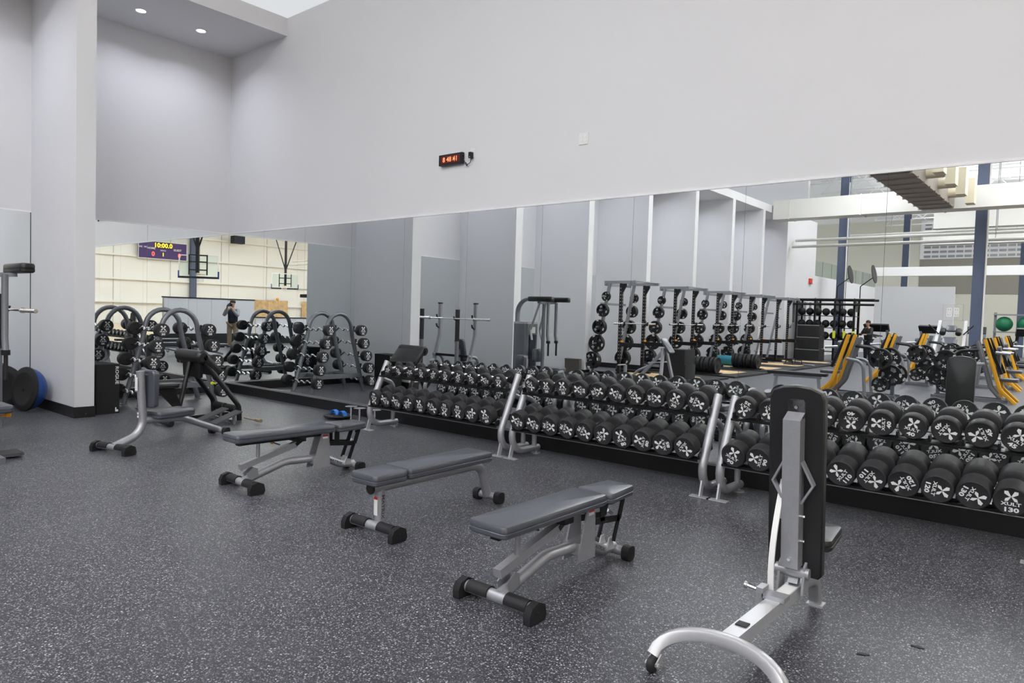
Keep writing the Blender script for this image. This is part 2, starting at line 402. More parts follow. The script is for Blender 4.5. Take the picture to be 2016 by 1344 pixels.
def rack(name_pos, x0, x1, rows):
    cx = (x0+x1)/2
    rk = thing('dumbbell_rack', 'silver two-tier dumbbell rack against the mirror, %s' % name_pos, 'dumbbell rack', (cx, -0.45, 0), 0, 'dumbbell racks along the mirror')
    I = Matrix.Translation((-cx, 0.45, 0))
    for s, x in ((1, x0), (-1, x1)):
        leg = fillet([(x, -0.215, 0.066), (x, -0.775, 0.066), (x, -0.40, 0.875)], 0.22, 8)
        lg = MB().tube(leg, 0.0375, 14, I).build('leg', 'silver', rk)
        MB().tube([(x, -0.40, 0.875), (x, -0.399, 0.877)], 0.034, 14, I).build('leg_cap', 'steel_grey', lg)
        MB().tube(fillet([(x, -0.285, 0.09), (x, -0.285, 0.585), (x, -0.505, 0.665)], 0.13, 6), 0.027, 12, I).build('brace', 'silver', rk)
        MB().box(x-0.09, x+0.09, -0.735, -0.665, 0.0, 0.008, I).bar((x, -0.70, 0.005), (x, -0.655, 0.17), 0.014, 0.05, (0, 1, 0), I).build('foot_plate', 'silver_light', rk, smooth=0)
        MB().cyl(0.055, 0.0, 0.012, 18, I @ T(x, -0.25, 0)).cyl(0.02, 0.012, 0.04, 10, I @ T(x, -0.25, 0)).build('rear_foot', 'silver', rk)
        for (yy, zz) in ((-0.60, 0.37), (-0.465, 0.725)):
            MB().prism([(-0.05, -0.05), (0.05, -0.02), (0.05, 0.03), (-0.03, 0.05)], -0.004, 0.004, I @ T(x+s*0.05, yy, zz, PI/2, 0, PI/2)).cyl(0.008, -0.012, 0.012, 8, I @ T(x+s*0.05, yy, zz, 0, PI/2, 0)).build('bracket', 'silver', rk, smooth=0)
    for tier, cc, Rr in (('lower', Vector((0, -0.595, 0.465)), 0.103), ('upper', Vector((0, -0.432, 0.832)), 0.094)):
        tm = MB()
        for k in (-1, 1):
            p = cc+AX*(0.105*k)-NM*(Rr+0.010)
            tm.bar((x0+0.03, p.y, p.z), (x1-0.03, p.y, p.z), 0.05, 0.008, NM, I)
        e = cc-AX*0.155-NM*(Rr+0.012); tm.bar((x0+0.03, e.y, e.z), (x1-0.03, e.y, e.z), 0.012, 0.018, NM, I)
        for i in range(11):
            x = cx+(i-5)*0.212
            for k in (-1, 1):
                p = cc+AX*(0.105*k)-NM*(Rr-0.012)
                tm.sweep([(0.006, 0.03), (-0.006, 0.03), (-0.010, -0.02), (0.010, -0.02)], [(x, p.y-AX.y*0.03, p.z-AX.z*0.03), (x, p.y+AX.y*0.03, p.z+AX.z*0.03)], up=NM, M=I)
        tm.build('tier', 'black_metal', rk, smooth=0)
        ws, an = rows[tier]
        for i, w in enumerate(ws):
            x = cx+(i-4.5)*0.212; r = db_dims(w)[0]; c = cc-NM*(Rr-r)+Vector((x, 0, 0))
            same = [q for q, ww in enumerate(ws) if ww == w]
            dumbbell(w, c, an[i], (an[i]*7+40*i) % 360, 'black dumbbell marked %d, %s from left, %s tier, %s' % (w, ORD[i], tier, name_pos), 'dumbbells on the racks')
    return rk
rack('rack nearest the room corner', 4.87, 7.10, {
    'upper': ([5, 8, 8, 10, 10, 12, 12, 15, 15, 20], [-60, -145, -80, 175, -40, 170, -20, 25, 70, 175]),
    'lower': ([45, 45, 50, 50, 50, 50, 55, 55, 60, 60], [170, 60, 55, -50, 5, -125, 170, 175, -50, 15])})
rack('middle rack', 7.26, 9.43, {
    'upper': ([20, 20, 25, 25, 25, 25, 30, 30, 30, 30], [-140, 0, 5, 85, -75, 65, -130, -90, -20, -115]),
    'lower': ([65, 65, 70, 70, 75, 75, 80, 80, 85, 85], [70, 65, -95, -110, -120, -45, 20, 75, 100, -130])})
rack('rack nearest the camera', 9.59, 11.80, {
    'upper': ([35, 35, 35, 35, 40, 40, 40, 40, 45, 45], [150, 150, 40, -60, 180, 88, -12, -125, 115, -30]),
    'lower': ([90, 90, 100, 100, 110, 110, 120, 120, 130, 130], [-25, 75, 30, -100, 55, -125, 118, -100, -115, 0])})

# ------------------------------------------------------------------ curl-bar rack with fixed-weight curl bars
crk = thing('curl_bar_rack', 'grey tubular A-frame rack holding curl bars in the alcove corner', 'barbell rack', (1.02, -1.465, 0))
for s in (-1, 1):
    x = 0.28*s
    pts = [(x, -0.575, 0.0), (x, -0.275, 1.12)]
    arc = [(x, -0.275*math.cos(a)+0.0, 1.15+0.30*math.sin(a)) for a in [PI*k/12 for k in range(13)]]
    MB().tube([(x, -0.575, 0.012), (x, -0.30, 1.02)]+arc+[(x, 0.30, 1.02), (x, 0.575, 0.012)], 0.038, 14).build('arch', 'gun', crk)
    for q in (-1, 1):
        MB().cyl(0.06, 0.0, 0.012, 18, T(x, 0.575*q, 0)).build('foot', 'gun', crk)
    MB().bar((x, -0.50, 0.30), (x, 0.50, 0.30), 0.05, 0.08).build('cross_rail', 'gun', crk, smooth=0)
for q in (-1, 1): MB().bar((-0.28, 0.30*q, 0.30), (0.28, 0.30*q, 0.30), 0.05, 0.06).build('spacer_rail', 'gun', crk, smooth=0)
LEV = [(1.15, 0.335), (0.91, 0.40), (0.675, 0.465), (0.445, 0.525), (0.205, 0.565)]
for q in (-1, 1):
    for (z, d) in LEV:
        for s in (-1, 1):
            yl = 0.575-0.268*z if z < 1.1 else 0.277
            MB().bar((0.28*s, q*(yl+0.03), z-0.03), (0.28*s, q*(yl+0.055), z+0.075), 0.035, 0.02, (0, 1, 0)).bar((0.28*s, q*(yl+0.0), z-0.025), (0.28*s, q*(d+0.02), z-0.025), 0.035, 0.015).build('hook', 'black_metal', crk, smooth=0)
wave = [(-0.42, 0), (-0.33, 0), (-0.25, 0.0), (-0.17, 0.045), (-0.085, -0.03), (0.0, 0.035), (0.085, -0.03), (0.17, 0.045), (0.25, 0.0), (0.33, 0.0), (0.42, 0)]
cb_bar = MB().tube(fillet([(a, 0.25*b, b) for a, b in wave], 0.05, 3), 0.0145, 10).mesh('bar', 'chrome', 50)
Y90 = Matrix.Rotation(PI/2, 4, 'Y')
cb_head = MB().lathe([(0.03, 0.40), (0.092, 0.402), (0.1, 0.412), (0.1, 0.522), (0.094, 0.53)], 24, Y90).mesh('head', 'urethane', 40)
for q, ws in ((-1, [30, 40, 70, 90, 110]), (1, [20, 50, 100, 60, 80])):
    for k, (w, (z, d)) in enumerate(zip(ws, LEV)):
        side = 'facing the fin wall' if q < 0 else 'facing the long mirror'
        o = thing('curl_bar', 'wavy chrome curl bar marked %d, %s tier of A-frame rack, side %s' % (w, ['top', 'second', 'middle', 'fourth', 'bottom'][k], side), 'barbell', (1.02, -1.465+q*(d+0.02), z), 0, 'curl bars on the A-frame rack')
        put('bar', cb_bar, o); mk = marking(w, 0.1)
        for rz_ in (0, PI):
            h_ = put('head', cb_head, o); h_.rotation_euler = (0, 0, rz_)
            a = put('marking', mk, h_, (0.5306, 0, 0)); a.rotation_euler = (0, 0, PI/2)

# ------------------------------------------------------------------ benches on the open floor
def half_sleeve(m, x0, x1, r, M=None):
    sec = [(r*math.sin(math.radians(a)), r*math.cos(math.radians(a))) for a in range(-105, 106, 15)]
    return m.sweep(sec, [(x0, 0, 0.06), (x1, 0, 0.06)], up=(0, 0, 1), M=M)
def t_base(b, mt='silver'):
    MB().tube([(-0.235, 0, 0.06), (0.235, 0, 0.06)], 0.033, 16).build('front_bar', mt, b)
    for s in (-1, 1):
        m = MB(); half_sleeve(m, 0.06*s, 0.205*s, 0.042); m.build('foot_grip', 'rubber', b)
        MB().prism([(-0.072, 0.004), (0.05, 0.004), (0.062, 0.03), (0.05, 0.085), (0.0, 0.108), (-0.055, 0.09), (-0.075, 0.05)], -0.022, 0.022, T(0.245*s, 0, 0, PI/2, 0, PI/2)).cyl(0.012, -0.026, 0.026, 10, T(0.245*s, -0.01, 0.05, 0, PI/2, 0)).build('end_foot', 'rubber', b)
        w_ = MB().cyl(0.032, -0.012, 0.012, 18, T(0.21*s, 0.055, 0.033, 0, PI/2, 0), 0.004).build('wheel', 'rubber', b)
        MB().bar((0.235*s-0.05*s, 0.01, 0.088), (0.235*s-0.03*s, 0.07, 0.05), 0.006, 0.03).cyl(0.008, -0.03, 0.01, 10, T(0.228*s, 0.055, 0.033, 0, PI/2, 0)).build('wheel_bracket', 'silver_light', w_, smooth=0)
def rear_feet(b, y, w=0.10, mt='silver'):
    MB().tube([(-w, y, 0.05), (w, y, 0.05)], 0.03, 14).build('rear_bar', mt, b)
    for s in (-1, 1):
        MB().prism(rrect(0.085, 0.092, 0.03, 4), -0.026, 0.026, T(s*(w+0.012), y, 0.048, PI/2, 0, PI/2)).cyl(0.006, -0.03, 0.03, 8, T(s*(w+0.012), y, 0.05, 0, PI/2, 0)).build('rear_foot', 'rubber', b)
def pad_poly(w, y0, y1, r, w2=None):
    w2 = w2 or w; c = (y0+y1)/2; P = rrect(w, y1-y0, r, 4); h = (y1-y0)/2
    return [(x*((w2/w) if y > 0 else 1.0), y+c) for x, y in P]
def adj_bench(label, loc, rz):
    b = thing('adjustable_bench', label, 'weight bench', loc, rz, 'benches on the open floor')
    t_base(b); rear_feet(b, 1.13)
    MB().pad(pad_poly(0.265, -0.125, 0.845, 0.035), 0.412, 0.482, 0.02).build('back_pad', 'vinyl', b)
    MB().pad(pad_poly(0.265, 0.872, 1.205, 0.04, 0.215), 0.405, 0.475, 0.02).build('seat_pad', 'vinyl', b)
    MB().box(-0.03, 0.03, -0.05, 0.80, 0.375, 0.412).box(-0.075, 0.075, 0.47, 0.56, 0.355, 0.412).build('pad_beam', 'black_metal', b, smooth=0)
    MB().tube(fillet([(0, 0.0, 0.065), (0, 0.40, 0.182), (0, 0.66, 0.172)], 0.25, 6), 0.034, 16).build('spine', 'silver', b)
    rsp = MB().tube(fillet([(0, 0.80, 0.165), (0, 0.99, 0.075), (0, 1.13, 0.068)], 0.2, 6), 0.034, 16).build('rear_spine', 'silver', b)
    for s in (-1, 1):
        MB().prism([(0.645, 0.085), (0.83, 0.085), (0.815, 0.40), (0.735, 0.40)], -0.005, 0.005, T(0.052*s, 0, 0, PI/2, 0, PI/2)).build('upright_plate', 'silver', b, smooth=0)
        lb = MB().box(0.058*s-0.0006, 0.058*s+0.0006, 0.745, 0.80, 0.352, 0.378).build('warning_label', 'label_white', b, smooth=0)
        MB().box(0.0586*s-0.0006, 0.0586*s+0.0006, 0.745, 0.80, 0.370, 0.385).build('warning_stripe', 'red', lb, smooth=0)
    MB().box(-0.05, 0.05, 0.655, 0.825, 0.13, 0.20).build('spine_collar', 'silver', b, smooth=0)
    MB().bar((0, -0.02, 0.19), (0, 0.50, 0.325), 0.05, 0.05).build('ladder_beam', 'silver', b, smooth=0)
    MB().bar((0, 0.49, 0.322), (0, 0.57, 0.372), 0.06, 0.03).build('ladder_hinge', 'black_metal', b, smooth=0)
    for s in (-1, 1): MB().prism([(0.05, 0.07), (0.13, 0.10), (0.12, 0.165), (0.085, 0.18), (0.02, 0.13)], -0.004, 0.004, T(0.033*s, 0, 0, PI/2, 0, PI/2)).build('hinge_plate', 'steel_grey', b, smooth=0)
    MB().cyl(0.016, 0.225, 0.38, 12, T(0, 0.14, 0)).build('stop_post', 'silver', b)
    pin = MB().tube([(-0.02, 0.36, 0.33), (-0.09, 0.33, 0.345)], 0.007, 8).build('pin', 'chrome', b)
    MB().cyl(0.016, 0.0, 0.03, 12, Matrix.Translation((-0.088, 0.331, 0.345)) @ Matrix.Rotation(-PI/2, 4, 'Y'), 0.005).build('pin_knob', 'orange', pin)
    for s in (-1, 1):
        m = MB(); x = 0.055*s
        for p, q, w in (((x, 0.83, 0.30), (x, 1.10, 0.27), 0.04), ((x, 0.90, 0.29), (x, 0.90, 0.405), 0.05), ((x, 1.10, 0.27), (x, 1.145, 0.40), 0.04), ((x, 1.10, 0.29), (x, 1.04, 0.13), 0.035)):
            m.bar(p, q, 0.008, w, (0, 0, 1) if abs(p[2]-q[2]) < abs(p[1]-q[1]) else (0, 1, 0))
        m.cyl(0.011, -0.012, 0.012, 8, T(x, 1.10, 0.275, 0, PI/2, 0)).cyl(0.011, -0.012, 0.012, 8, T(x, 1.12, 0.38, 0, PI/2, 0)).build('seat_linkage', 'black_metal', b, smooth=0)
        MB().prism([(1.0, 0.07), (1.09, 0.07), (1.06, 0.15), (1.03, 0.15)], -0.005, 0.005, T(0.03*s, 0, 0, PI/2, 0, PI/2)).build('linkage_lug', 'silver_light', b, smooth=0)
    MB().tube([(-0.06, 1.145, 0.285), (-0.06, 1.20, 0.255)], 0.012, 8).build('seat_handle', 'chrome', b)
    v, f = text_mb('MATRIX', 0.034, 1.3, 0.02)
    for s in (-1, 1):
        MB().add(v, f, Matrix.Translation((0.0352*s, 0.905, 0.118)) @ Matrix.Rotation(PI/2*s, 4, 'Z') @ Matrix.Rotation(PI/2, 4, 'X') @ Matrix.Rotation(-0.42*s, 4, 'Z')).build('lettering', 'grey_print', rsp, smooth=0)
    return b
adj_bench('adjustable bench laid flat with a split grey pad, nearest the camera', (9.684, -3.686, 0), math.radians(0))
adj_bench('adjustable bench laid flat with a split grey pad, beside the seated utility bench', (6.545, -3.372, 0), math.radians(-1.5))

fb = thing('flat_bench', 'flat silver bench with dark pads and a white label on its front post', 'weight bench', (8.262, -3.36, 0), math.radians(1.2), 'benches on the open floor')
t_base(fb); rear_feet(fb, 1.215)
MB().pad(pad_poly(0.275, -0.115, 0.195, 0.04), 0.365, 0.443, 0.02).build('head_pad', 'vinyl', fb)
MB().pad(pad_poly(0.275, 0.20, 1.10, 0.03), 0.368, 0.447, 0.02).build('main_pad', 'vinyl', fb)
fpo = MB().tube([(0, 0.045, 0.06), (0, 0.045, 0.33)], 0.034, 16).build('front_post', 'silver', fb)
MB().tube(fillet([(0, -0.03, 0.325), (0, 1.10, 0.325), (0, 1.20, 0.055)], 0.13, 8), 0.037, 16).build('frame', 'silver', fb)
MB().cyl(0.040, -0.02, 0.0, 18, T(0, -0.03, 0.325, -PI/2), 0.006).build('frame_cap', 'rubber', fb)
MB().box(-0.018, 0.018, 0.009, 0.0102, 0.13, 0.255).build('label_sticker', 'label_white', fpo, smooth=0)
MB().box(-0.018, 0.018, 0.0085, 0.0097, 0.240, 0.258).build('label_stripe', 'red', fpo, smooth=0)
v, f = text_mb('MATRIX', 0.036, 1.3, 0.02)
MB().add(v, f, Matrix.Translation((0.0352, 0.045, 0.19)) @ Matrix.Rotation(PI/2, 4, 'Z') @ Matrix.Rotation(PI/2, 4, 'X') @ Matrix.Rotation(-PI/2, 4, 'Z')).build('lettering', 'grey_print', fpo, smooth=0)

ub = thing('utility_bench', 'seated utility bench with an upright back pad and curved silver post', 'weight bench', (4.347, -3.552, 0), math.radians(105-90), 'benches on the open floor')
t_base(ub, 'silver'); rear_feet(ub, 1.36, 0.10)
upo = MB().tube(fillet([(0, 0.0, 0.062), (0, 0.345, 0.165), (0, 0.30, 0.815)], 0.2, 9), 0.042, 18).build('post', 'silver', ub)
MB().cyl(0.043, 0.0, 0.008, 18, T(0, 0.3, 0.813, math.radians(4))).build('post_cap', 'steel_grey', upo)
MB().tube(fillet([(0, 0.34, 0.295), (0, 0.84, 0.262), (0, 1.36, 0.058)], 0.25, 8), 0.037, 16).build('rail', 'silver', ub)
MB().pad(pad_poly(0.26, 0.43, 0.83, 0.045), 0.0, 0.075, 0.022, Matrix(((1, 0, 0, 0), (0, 0, 1, 0.362), (0, 1, 0, 0.0), (0, 0, 0, 1)))).build('back_pad', 'vinyl', ub)
MB().pad(pad_poly(0.27, 0.43, 0.905, 0.05, 0.30), 0.302, 0.382, 0.022).build('seat_pad', 'vinyl', ub)
for z in (0.78, 0.52): MB().tube([(0, 0.305, z), (0, 0.37, z)], 0.012, 8).build('pad_stud', 'chrome', ub)
MB().box(-0.03, 0.03, 0.55, 0.75, 0.29, 0.305).build('seat_plate', 'black_metal', ub, smooth=0)
MB().box(-0.02, 0.02, 0.2535, 0.2545, 0.62, 0.76, T(0, 0, 0)).build('label_sticker', 'label_white', upo, smooth=0)
for z in (0.33, 0.365): MB().box(-0.012, 0.012, 0.276, 0.2775, z, z+0.022).build('decal', 'label_white', upo, smooth=0)

# upright incline bench seen from behind
ib = thing('incline_bench', 'incline bench with its long black back pad raised upright, seen from behind', 'weight bench', (10.88, -2.43, 0), 0.0, 'benches on the open floor')
LEAN = Matrix.Translation((0, -0.30, 0.24)) @ Matrix.Rotation(math.radians(5.0), 4, 'X')   # local z runs up the pad
padM = LEAN @ Matrix(((1, 0, 0, 0), (0, 0, 1, 0), (0, 1, 0, 0), (0, 0, 0, 1)))
P = [(-0.137, 0.02), (-0.12, 0.0), (0.12, 0.0), (0.137, 0.02)]+[(0.137, 0.93), (0.122, 0.965), (0.07, 0.988), (0.0, 0.995), (-0.07, 0.988), (-0.122, 0.965), (-0.137, 0.93)]
MB().pad(P, 0.0, 0.062, 0.014, padM, seam=False).build('back_pad', 'vinyl_black', ib)
MB().box(-0.043, 0.043, -0.075, -0.001, 0.06, 0.83, LEAN).build('back_beam', 'silver', ib, smooth=0)
MB().prism([(-0.043, 0.83), (0.043, 0.83), (0.043, 0.91), (0.033, 0.925), (-0.033, 0.925), (-0.043, 0.91)], -0.006, 0.0, LEAN @ Matrix.Rotation(PI/2, 4, 'X')).add([(-0.043, -0.075, 0.83), (0.043, -0.075, 0.83), (0.043, -0.003, 0.86), (-0.043, -0.003, 0.86)], [(0, 1, 2, 3)], LEAN).build('beam_plate', 'silver', ib, smooth=0)
for z in (0.885, 0.11): MB().cyl(0.009, 0.0, 0.012 if z > 0.5 else 0.085, 10, LEAN @ T(0, 0.0, z, PI/2)).build('bolt', 'chrome', ib)
for s in (-1, 1):
    MB().sweep([(0.005, 0.02), (-0.005, 0.02), (-0.005, -0.02), (0.005, -0.02)], [(0.043*s, -0.03, 0.40), (0.10*s, -0.03, 0.50), (0.043*s, -0.03, 0.615)], up=(0, 1, 0), M=LEAN).build('handle', 'silver', ib, smooth=0)
MB().sweep([(0.006, 0.014), (-0.006, 0.014), (-0.006, -0.014), (0.006, -0.014)], [(-0.06, -0.31-0.16*math.sin(a)*1.0, 0.79-0.62*(k/10)) for k, a in enumerate([PI*0.62*q/10 for q in range(11)])], up=(1, 0, 0)).build('ladder_arc', 'label_white', ib, smooth=20)
MB().box(-0.066, -0.043, -0.04, -0.012, 0.30, 0.42, LEAN).build('arc_lug', 'silver_light', ib, smooth=0)
for z in (0.20, 0.33): MB().cyl(0.008, 0.0, 0.018, 8, LEAN @ T(0.043, -0.03, z, 0, PI/2, 0)).build('beam_stud', 'chrome', ib)
isp = MB().bar((0, -0.17, 0.155), (0, -1.16, 0.165), 0.075, 0.06).build('spine', 'silver_light', ib, smooth=0)
MB().box(-0.032, 0.032, -0.46, -0.33, 0.187, 0.1885).build('spine_label', 'label_white', isp, smooth=0)
MB().cbox((0, -0.98, 0.196), (0.05, 0.05, 0.006)).build('spine_plug', 'rubber', isp, smooth=0)
MB().box(-0.055, 0.055, -0.60, -0.52, 0.187, 0.21).box(-0.085, -0.05, -0.60, -0.52, 0.15, 0.235).build('adjust_bracket', 'silver', ib, smooth=0)
MB().tube([(-0.08, -0.56, 0.21), (-0.145, -0.575, 0.225)], 0.010, 8).cyl(0.018, 0, 0.02, 12, T(-0.135, -0.573, 0.222, 0, -PI/2, 0), 0.004).build('adjust_pin', 'chrome', ib)
for s in (-1, 1): MB().prism([(-0.36, 0.16), (-0.27, 0.16), (-0.25, 0.29), (-0.29, 0.33), (-0.34, 0.30)], -0.006, 0.006, T(0.062*s, 0, 0, PI/2, 0, PI/2)).build('pivot_plate', 'silver', ib, smooth=0)
MB().cyl(0.028, -0.085, 0.085, 14, T(0, -0.32, 0.265, 0, PI/2, 0)).build('pivot', 'silver', ib)
MB().bar((0, -0.30, 0.19), (0, -0.20, 0.40), 0.05, 0.04, (0, 1, 0)).build('seat_post', 'silver', ib, smooth=0)
MB().pad(pad_poly(0.30, -0.22, 0.16, 0.05, 0.24), 0.36, 0.425, 0.02).build('seat_pad', 'vinyl_black', ib)
MB().sweep(rrect(0.055, 0.06, 0.012, 2), fillet([(0, -0.17, 0.155), (0.03, -0.045, 0.165), (0.03, 0.0, 0.008)], 0.06, 5), up=(1, 0, 0)).build('rear_leg', 'silver', ib)
MB().box(-0.01, 0.075, -0.04, 0.04, 0.0, 0.01).build('rear_foot', 'silver_light', ib, smooth=0)
ar = [(0.285*math.cos(a), -1.175-0.10*(1-math.sin(a)), 0.035+0.155*math.sin(a)**0.7) for a in [PI*(0.03+0.94*k/16) for k in range(17)]]
MB().sweep(rrect(0.055, 0.05, 0.012, 2), ar, up=(0, 1, 0)).build('front_arch', 'silver_light', ib)
for s in (-1, 1):
    MB().cyl(0.036, -0.016, 0.016, 18, T(0.272*s, -1.295, 0.036, 0, PI/2, 0), 0.005).build('wheel', 'rubber', ib)
    MB().bar((0.272*s-0.022, -1.25, 0.06), (0.272*s-0.022, -1.30, 0.03), 0.006, 0.035).bar((0.272*s+0.022, -1.25, 0.06), (0.272*s+0.022, -1.30, 0.03), 0.006, 0.035).cyl(0.010, -0.032, 0.032, 8, T(0.272*s, -1.295, 0.036, 0, PI/2, 0)).build('wheel_fork', 'silver_light', ib, smooth=0)
# ------------------------------------------------------------------ smaller things near the corner and on the walls
pb = thing('plyo_box', 'black foam plyo box with white lettering standing against the end of the fin wall', 'plyo box', (1.36, -2.60, 0), math.radians(4))
MB().prism(rrect(0.50, 0.315, 0.02, 3), 0.0, 0.665).build('body', 'fabric_black', pb)
MB().prism(rrect(0.505, 0.32, 0.022, 3), 0.665, 0.685).build('lid_flap', 'fabric_black', pb)
v, f = text_mb('ROGUE', 0.062, 1.2, 0.015)
MB().add(v, f, Matrix.Translation((0.2512, 0.115, 0.53)) @ Matrix.Rotation(PI/2, 4, 'Z') @ Matrix.Rotation(PI/2, 4, 'X') @ Matrix.Rotation(-PI/2, 4, 'Z')).build('lettering', 'white_print', pb, smooth=0)
m = MB()
m.prism([(-0.02, -0.03), (0.02, -0.03), (0.02, 0.0), (-0.005, 0.0), (-0.005, 0.03), (-0.02, 0.03)], 0, 0.0005, Matrix.Translation((0.2512, 0.115, 0.055)) @ Matrix.Rotation(PI/2, 4, 'Z') @ Matrix.Rotation(PI/2, 4, 'X')).build('emblem', 'white_print', pb, smooth=0)

def balance_dome(loc, nx, ny, tilt, label):
    o = thing('balance_dome', label, 'balance trainer', loc, 0, 'balance domes in the alcove')
    n = Vector((nx, ny, math.tan(tilt)*math.hypot(nx, ny))).normalized()
    o.rotation_mode = 'QUATERNION'; o.rotation_quaternion = n.to_track_quat('Z', 'Y')
    MB().lathe([(0.0, 0.012), (0.03, 0.012), (0.035, 0.008), (0.20, 0.010), (0.21, 0.016), (0.245, 0.016), (0.255, 0.010), (0.285, 0.008), (0.30, 0.0), (0.305, -0.025), (0.28, -0.04)], 40, caps=False).build('platform', 'fabric_black', o)
    MB().cyl(0.018, 0.012, 0.018, 12).build('plug', 'rubber', o)
    MB().lathe([(0.292, -0.03)]+[(0.292*math.cos(a), -0.03-0.23*math.sin(a)) for a in [PI/2*k/10 for k in range(1, 10)]]+[(0.005, -0.26)], 40).build('dome', 'blue_rubber', o)
    return o
balance_dome((0.79, -3.345, 0.318), 0.22, -0.97, 0.10, 'blue balance dome leaning flat side out, nearer the fin wall end')
balance_dome((0.30, -3.50, 0.318), 0.80, -0.60, 0.06, 'blue balance dome leaning flat side out, partly hidden behind the other dome')

# black chest-support bench by the corner (seat, pad, curved legs, foot plates)
bb = thing('preacher_bench', 'black tubular preacher bench with a thick padded roll and grey foot plates', 'exercise bench', (2.8, -1.95, 0))
I = Matrix.Translation((-2.8, 1.95, 0))
MB().pad(rrect(0.66, 0.40, 0.06, 4), -0.05, 0.05, 0.03, I @ T(2.745, -1.86, 0.765, math.radians(-48))).build('arm_pad', 'vinyl_black', bb)
MB().cyl(0.085, -0.33, 0.33, 20, I @ T(2.745, -1.975, 0.855, 0, PI/2, 0), 0.03).build('pad_roll', 'vinyl_black', bb)
for p, q, e in (((3.02, -1.93, 0.78), (3.17, -1.53, 0.20), (3.17, -1.52, 0.0)), ((2.47, -1.93, 0.78), (2.42, -1.50, 0.20), (2.42, -1.49, 0.0))):
    MB().tube(fillet([p, q, e], 0.16, 6), 0.034, 14, I).build('rear_leg', 'black_metal', bb)
MB().tube([(2.75, -2.0, 0.78), (2.85, -2.22, 0.04)], 0.03, 12, I).build('front_leg', 'black_metal', bb)
MB().prism([(2.52, 0.58), (2.98, 0.58), (3.0, 0.78), (2.50, 0.78)], -0.02, 0.02, I @ T(0, -1.96, 0, PI/2)).build('pad_frame', 'black_metal', bb, smooth=0)
MB().bar((2.86, -2.43, 0.045), (2.80, -1.49, 0.045), 0.06, 0.05, M=I).build('floor_spine', 'black_metal', bb, smooth=0)
MB().tube([(2.62, -2.43, 0.04), (3.12, -2.43, 0.04)], 0.03, 12, I).build('front_bar', 'black_metal', bb)
for x in (2.60, 3.14): MB().cyl(0.042, -0.035, 0.035, 16, I @ T(x, -2.43, 0.042, 0, PI/2, 0), 0.008).build('foot_cap', 'rubber', bb)
for x in (2.62, 2.95): MB().cyl(0.055, -0.14, 0.14, 18, I @ T(x, -1.50, 0.135, 0, PI/2, 0), 0.012).build('roller', 'rubber', bb)
MB().tube([(2.45, -1.50, 0.135), (3.15, -1.51, 0.135)], 0.014, 8, I).build('roller_axle', 'steel_grey', bb)
for x in (3.10, 3.45):
    MB().box(-0.085, 0.085, -0.19, 0.19, -0.008, 0.008, I @ T(x, -1.86, 0.105, math.radians(20))).build('foot_plate', 'grip', bb, smooth=0)
    MB().bar((x, -1.75, 0.0), (x, -1.75, 0.14), 0.03, 0.03, (0, 1, 0), I).build('plate_post', 'steel_grey', bb, smooth=0)
MB().bar((2.80, -1.75, 0.04), (3.45, -1.75, 0.04), 0.04, 0.04, M=I).build('plate_rail', 'steel_grey', bb, smooth=0)
MB().tube([(3.30, -1.52, 0.05), (3.62, -1.50, 0.045)], 0.010, 8, I).cyl(0.024, 0, 0.13, 6, I @ T(3.55, -1.50, 0.05, 0, PI/2, 0)).build('pin', 'brass', bb, smooth=0)
MB().pad(rrect(0.22, 0.36, 0.09, 5), 0.46, 0.52, 0.02, I @ T(2.85, -2.38, 0)).build('seat_pad', 'vinyl_black', bb)
MB().prism([(-2.50, 0.46), (-2.26, 0.46), (-2.16, 0.20), (-2.22, 0.16)], -0.02, 0.02, I @ T(2.85, 0, 0, PI/2, 0, PI/2)).build('seat_bracket', 'black_metal', bb, smooth=0)
MB().cyl(0.022, 0, 0.035, 12, I @ T(2.85, -2.47, 0.44, PI/2), 0.006).build('seat_knob', 'lime', bb)
MB().cyl(0.022, 0, 0.03, 12, I @ T(2.98, -1.80, 0.50, 0, -PI/2, 0), 0.006).tube([(2.98, -1.80, 0.50), (3.06, -1.80, 0.50)], 0.008, 8, I).build('pad_knob', 'lime', bb)

# push-up stands and the blue-strapped slide board by the plinth
for i, (x, y) in enumerate(((4.08, -0.36), (4.30, -0.385), (4.56, -0.335))):
    o = thing('push_up_stand', ['chrome disc push-up stand on the floor, farthest left of three', 'chrome disc push-up stand on the floor, middle of three', 'chrome disc push-up stand half hidden by the rack leg'][i], 'push-up stand', (x, y, 0), 0, 'push-up stands by the rack')
    MB().cyl(0.075, 0.0, 0.012, 20, None, 0.004).build('base', 'black_metal', o)
    MB().cyl(0.019, 0.012, 0.185, 14).build('stem', 'chrome', o)
    MB().lathe([(0.02, 0.180), (0.085, 0.188), (0.088, 0.194), (0.06, 0.203), (0.01, 0.206)], 24).build('disc', 'chrome', o)
bd = thing('step_board', 'round black balance board with blue straps on the floor by the plinth', 'balance board', (3.86, -0.42, 0))
MB().cyl(0.20, 0.03, 0.055, 28, None, 0.008).cyl(0.06, 0.0, 0.03, 16).build('deck', 'rubber', bd)
for x in (-0.08, 0.10):
    MB().sweep([(0.03, 0.003), (-0.03, 0.003), (-0.03, -0.003), (0.03, -0.003)], [(x-0.07, 0.0, 0.055), (x-0.05, 0.0, 0.10), (x, 0.0, 0.118), (x+0.05, 0.0, 0.10), (x+0.07, 0.0, 0.055)], up=(0, 0, 1)).build('strap', 'blue_plastic', bd)

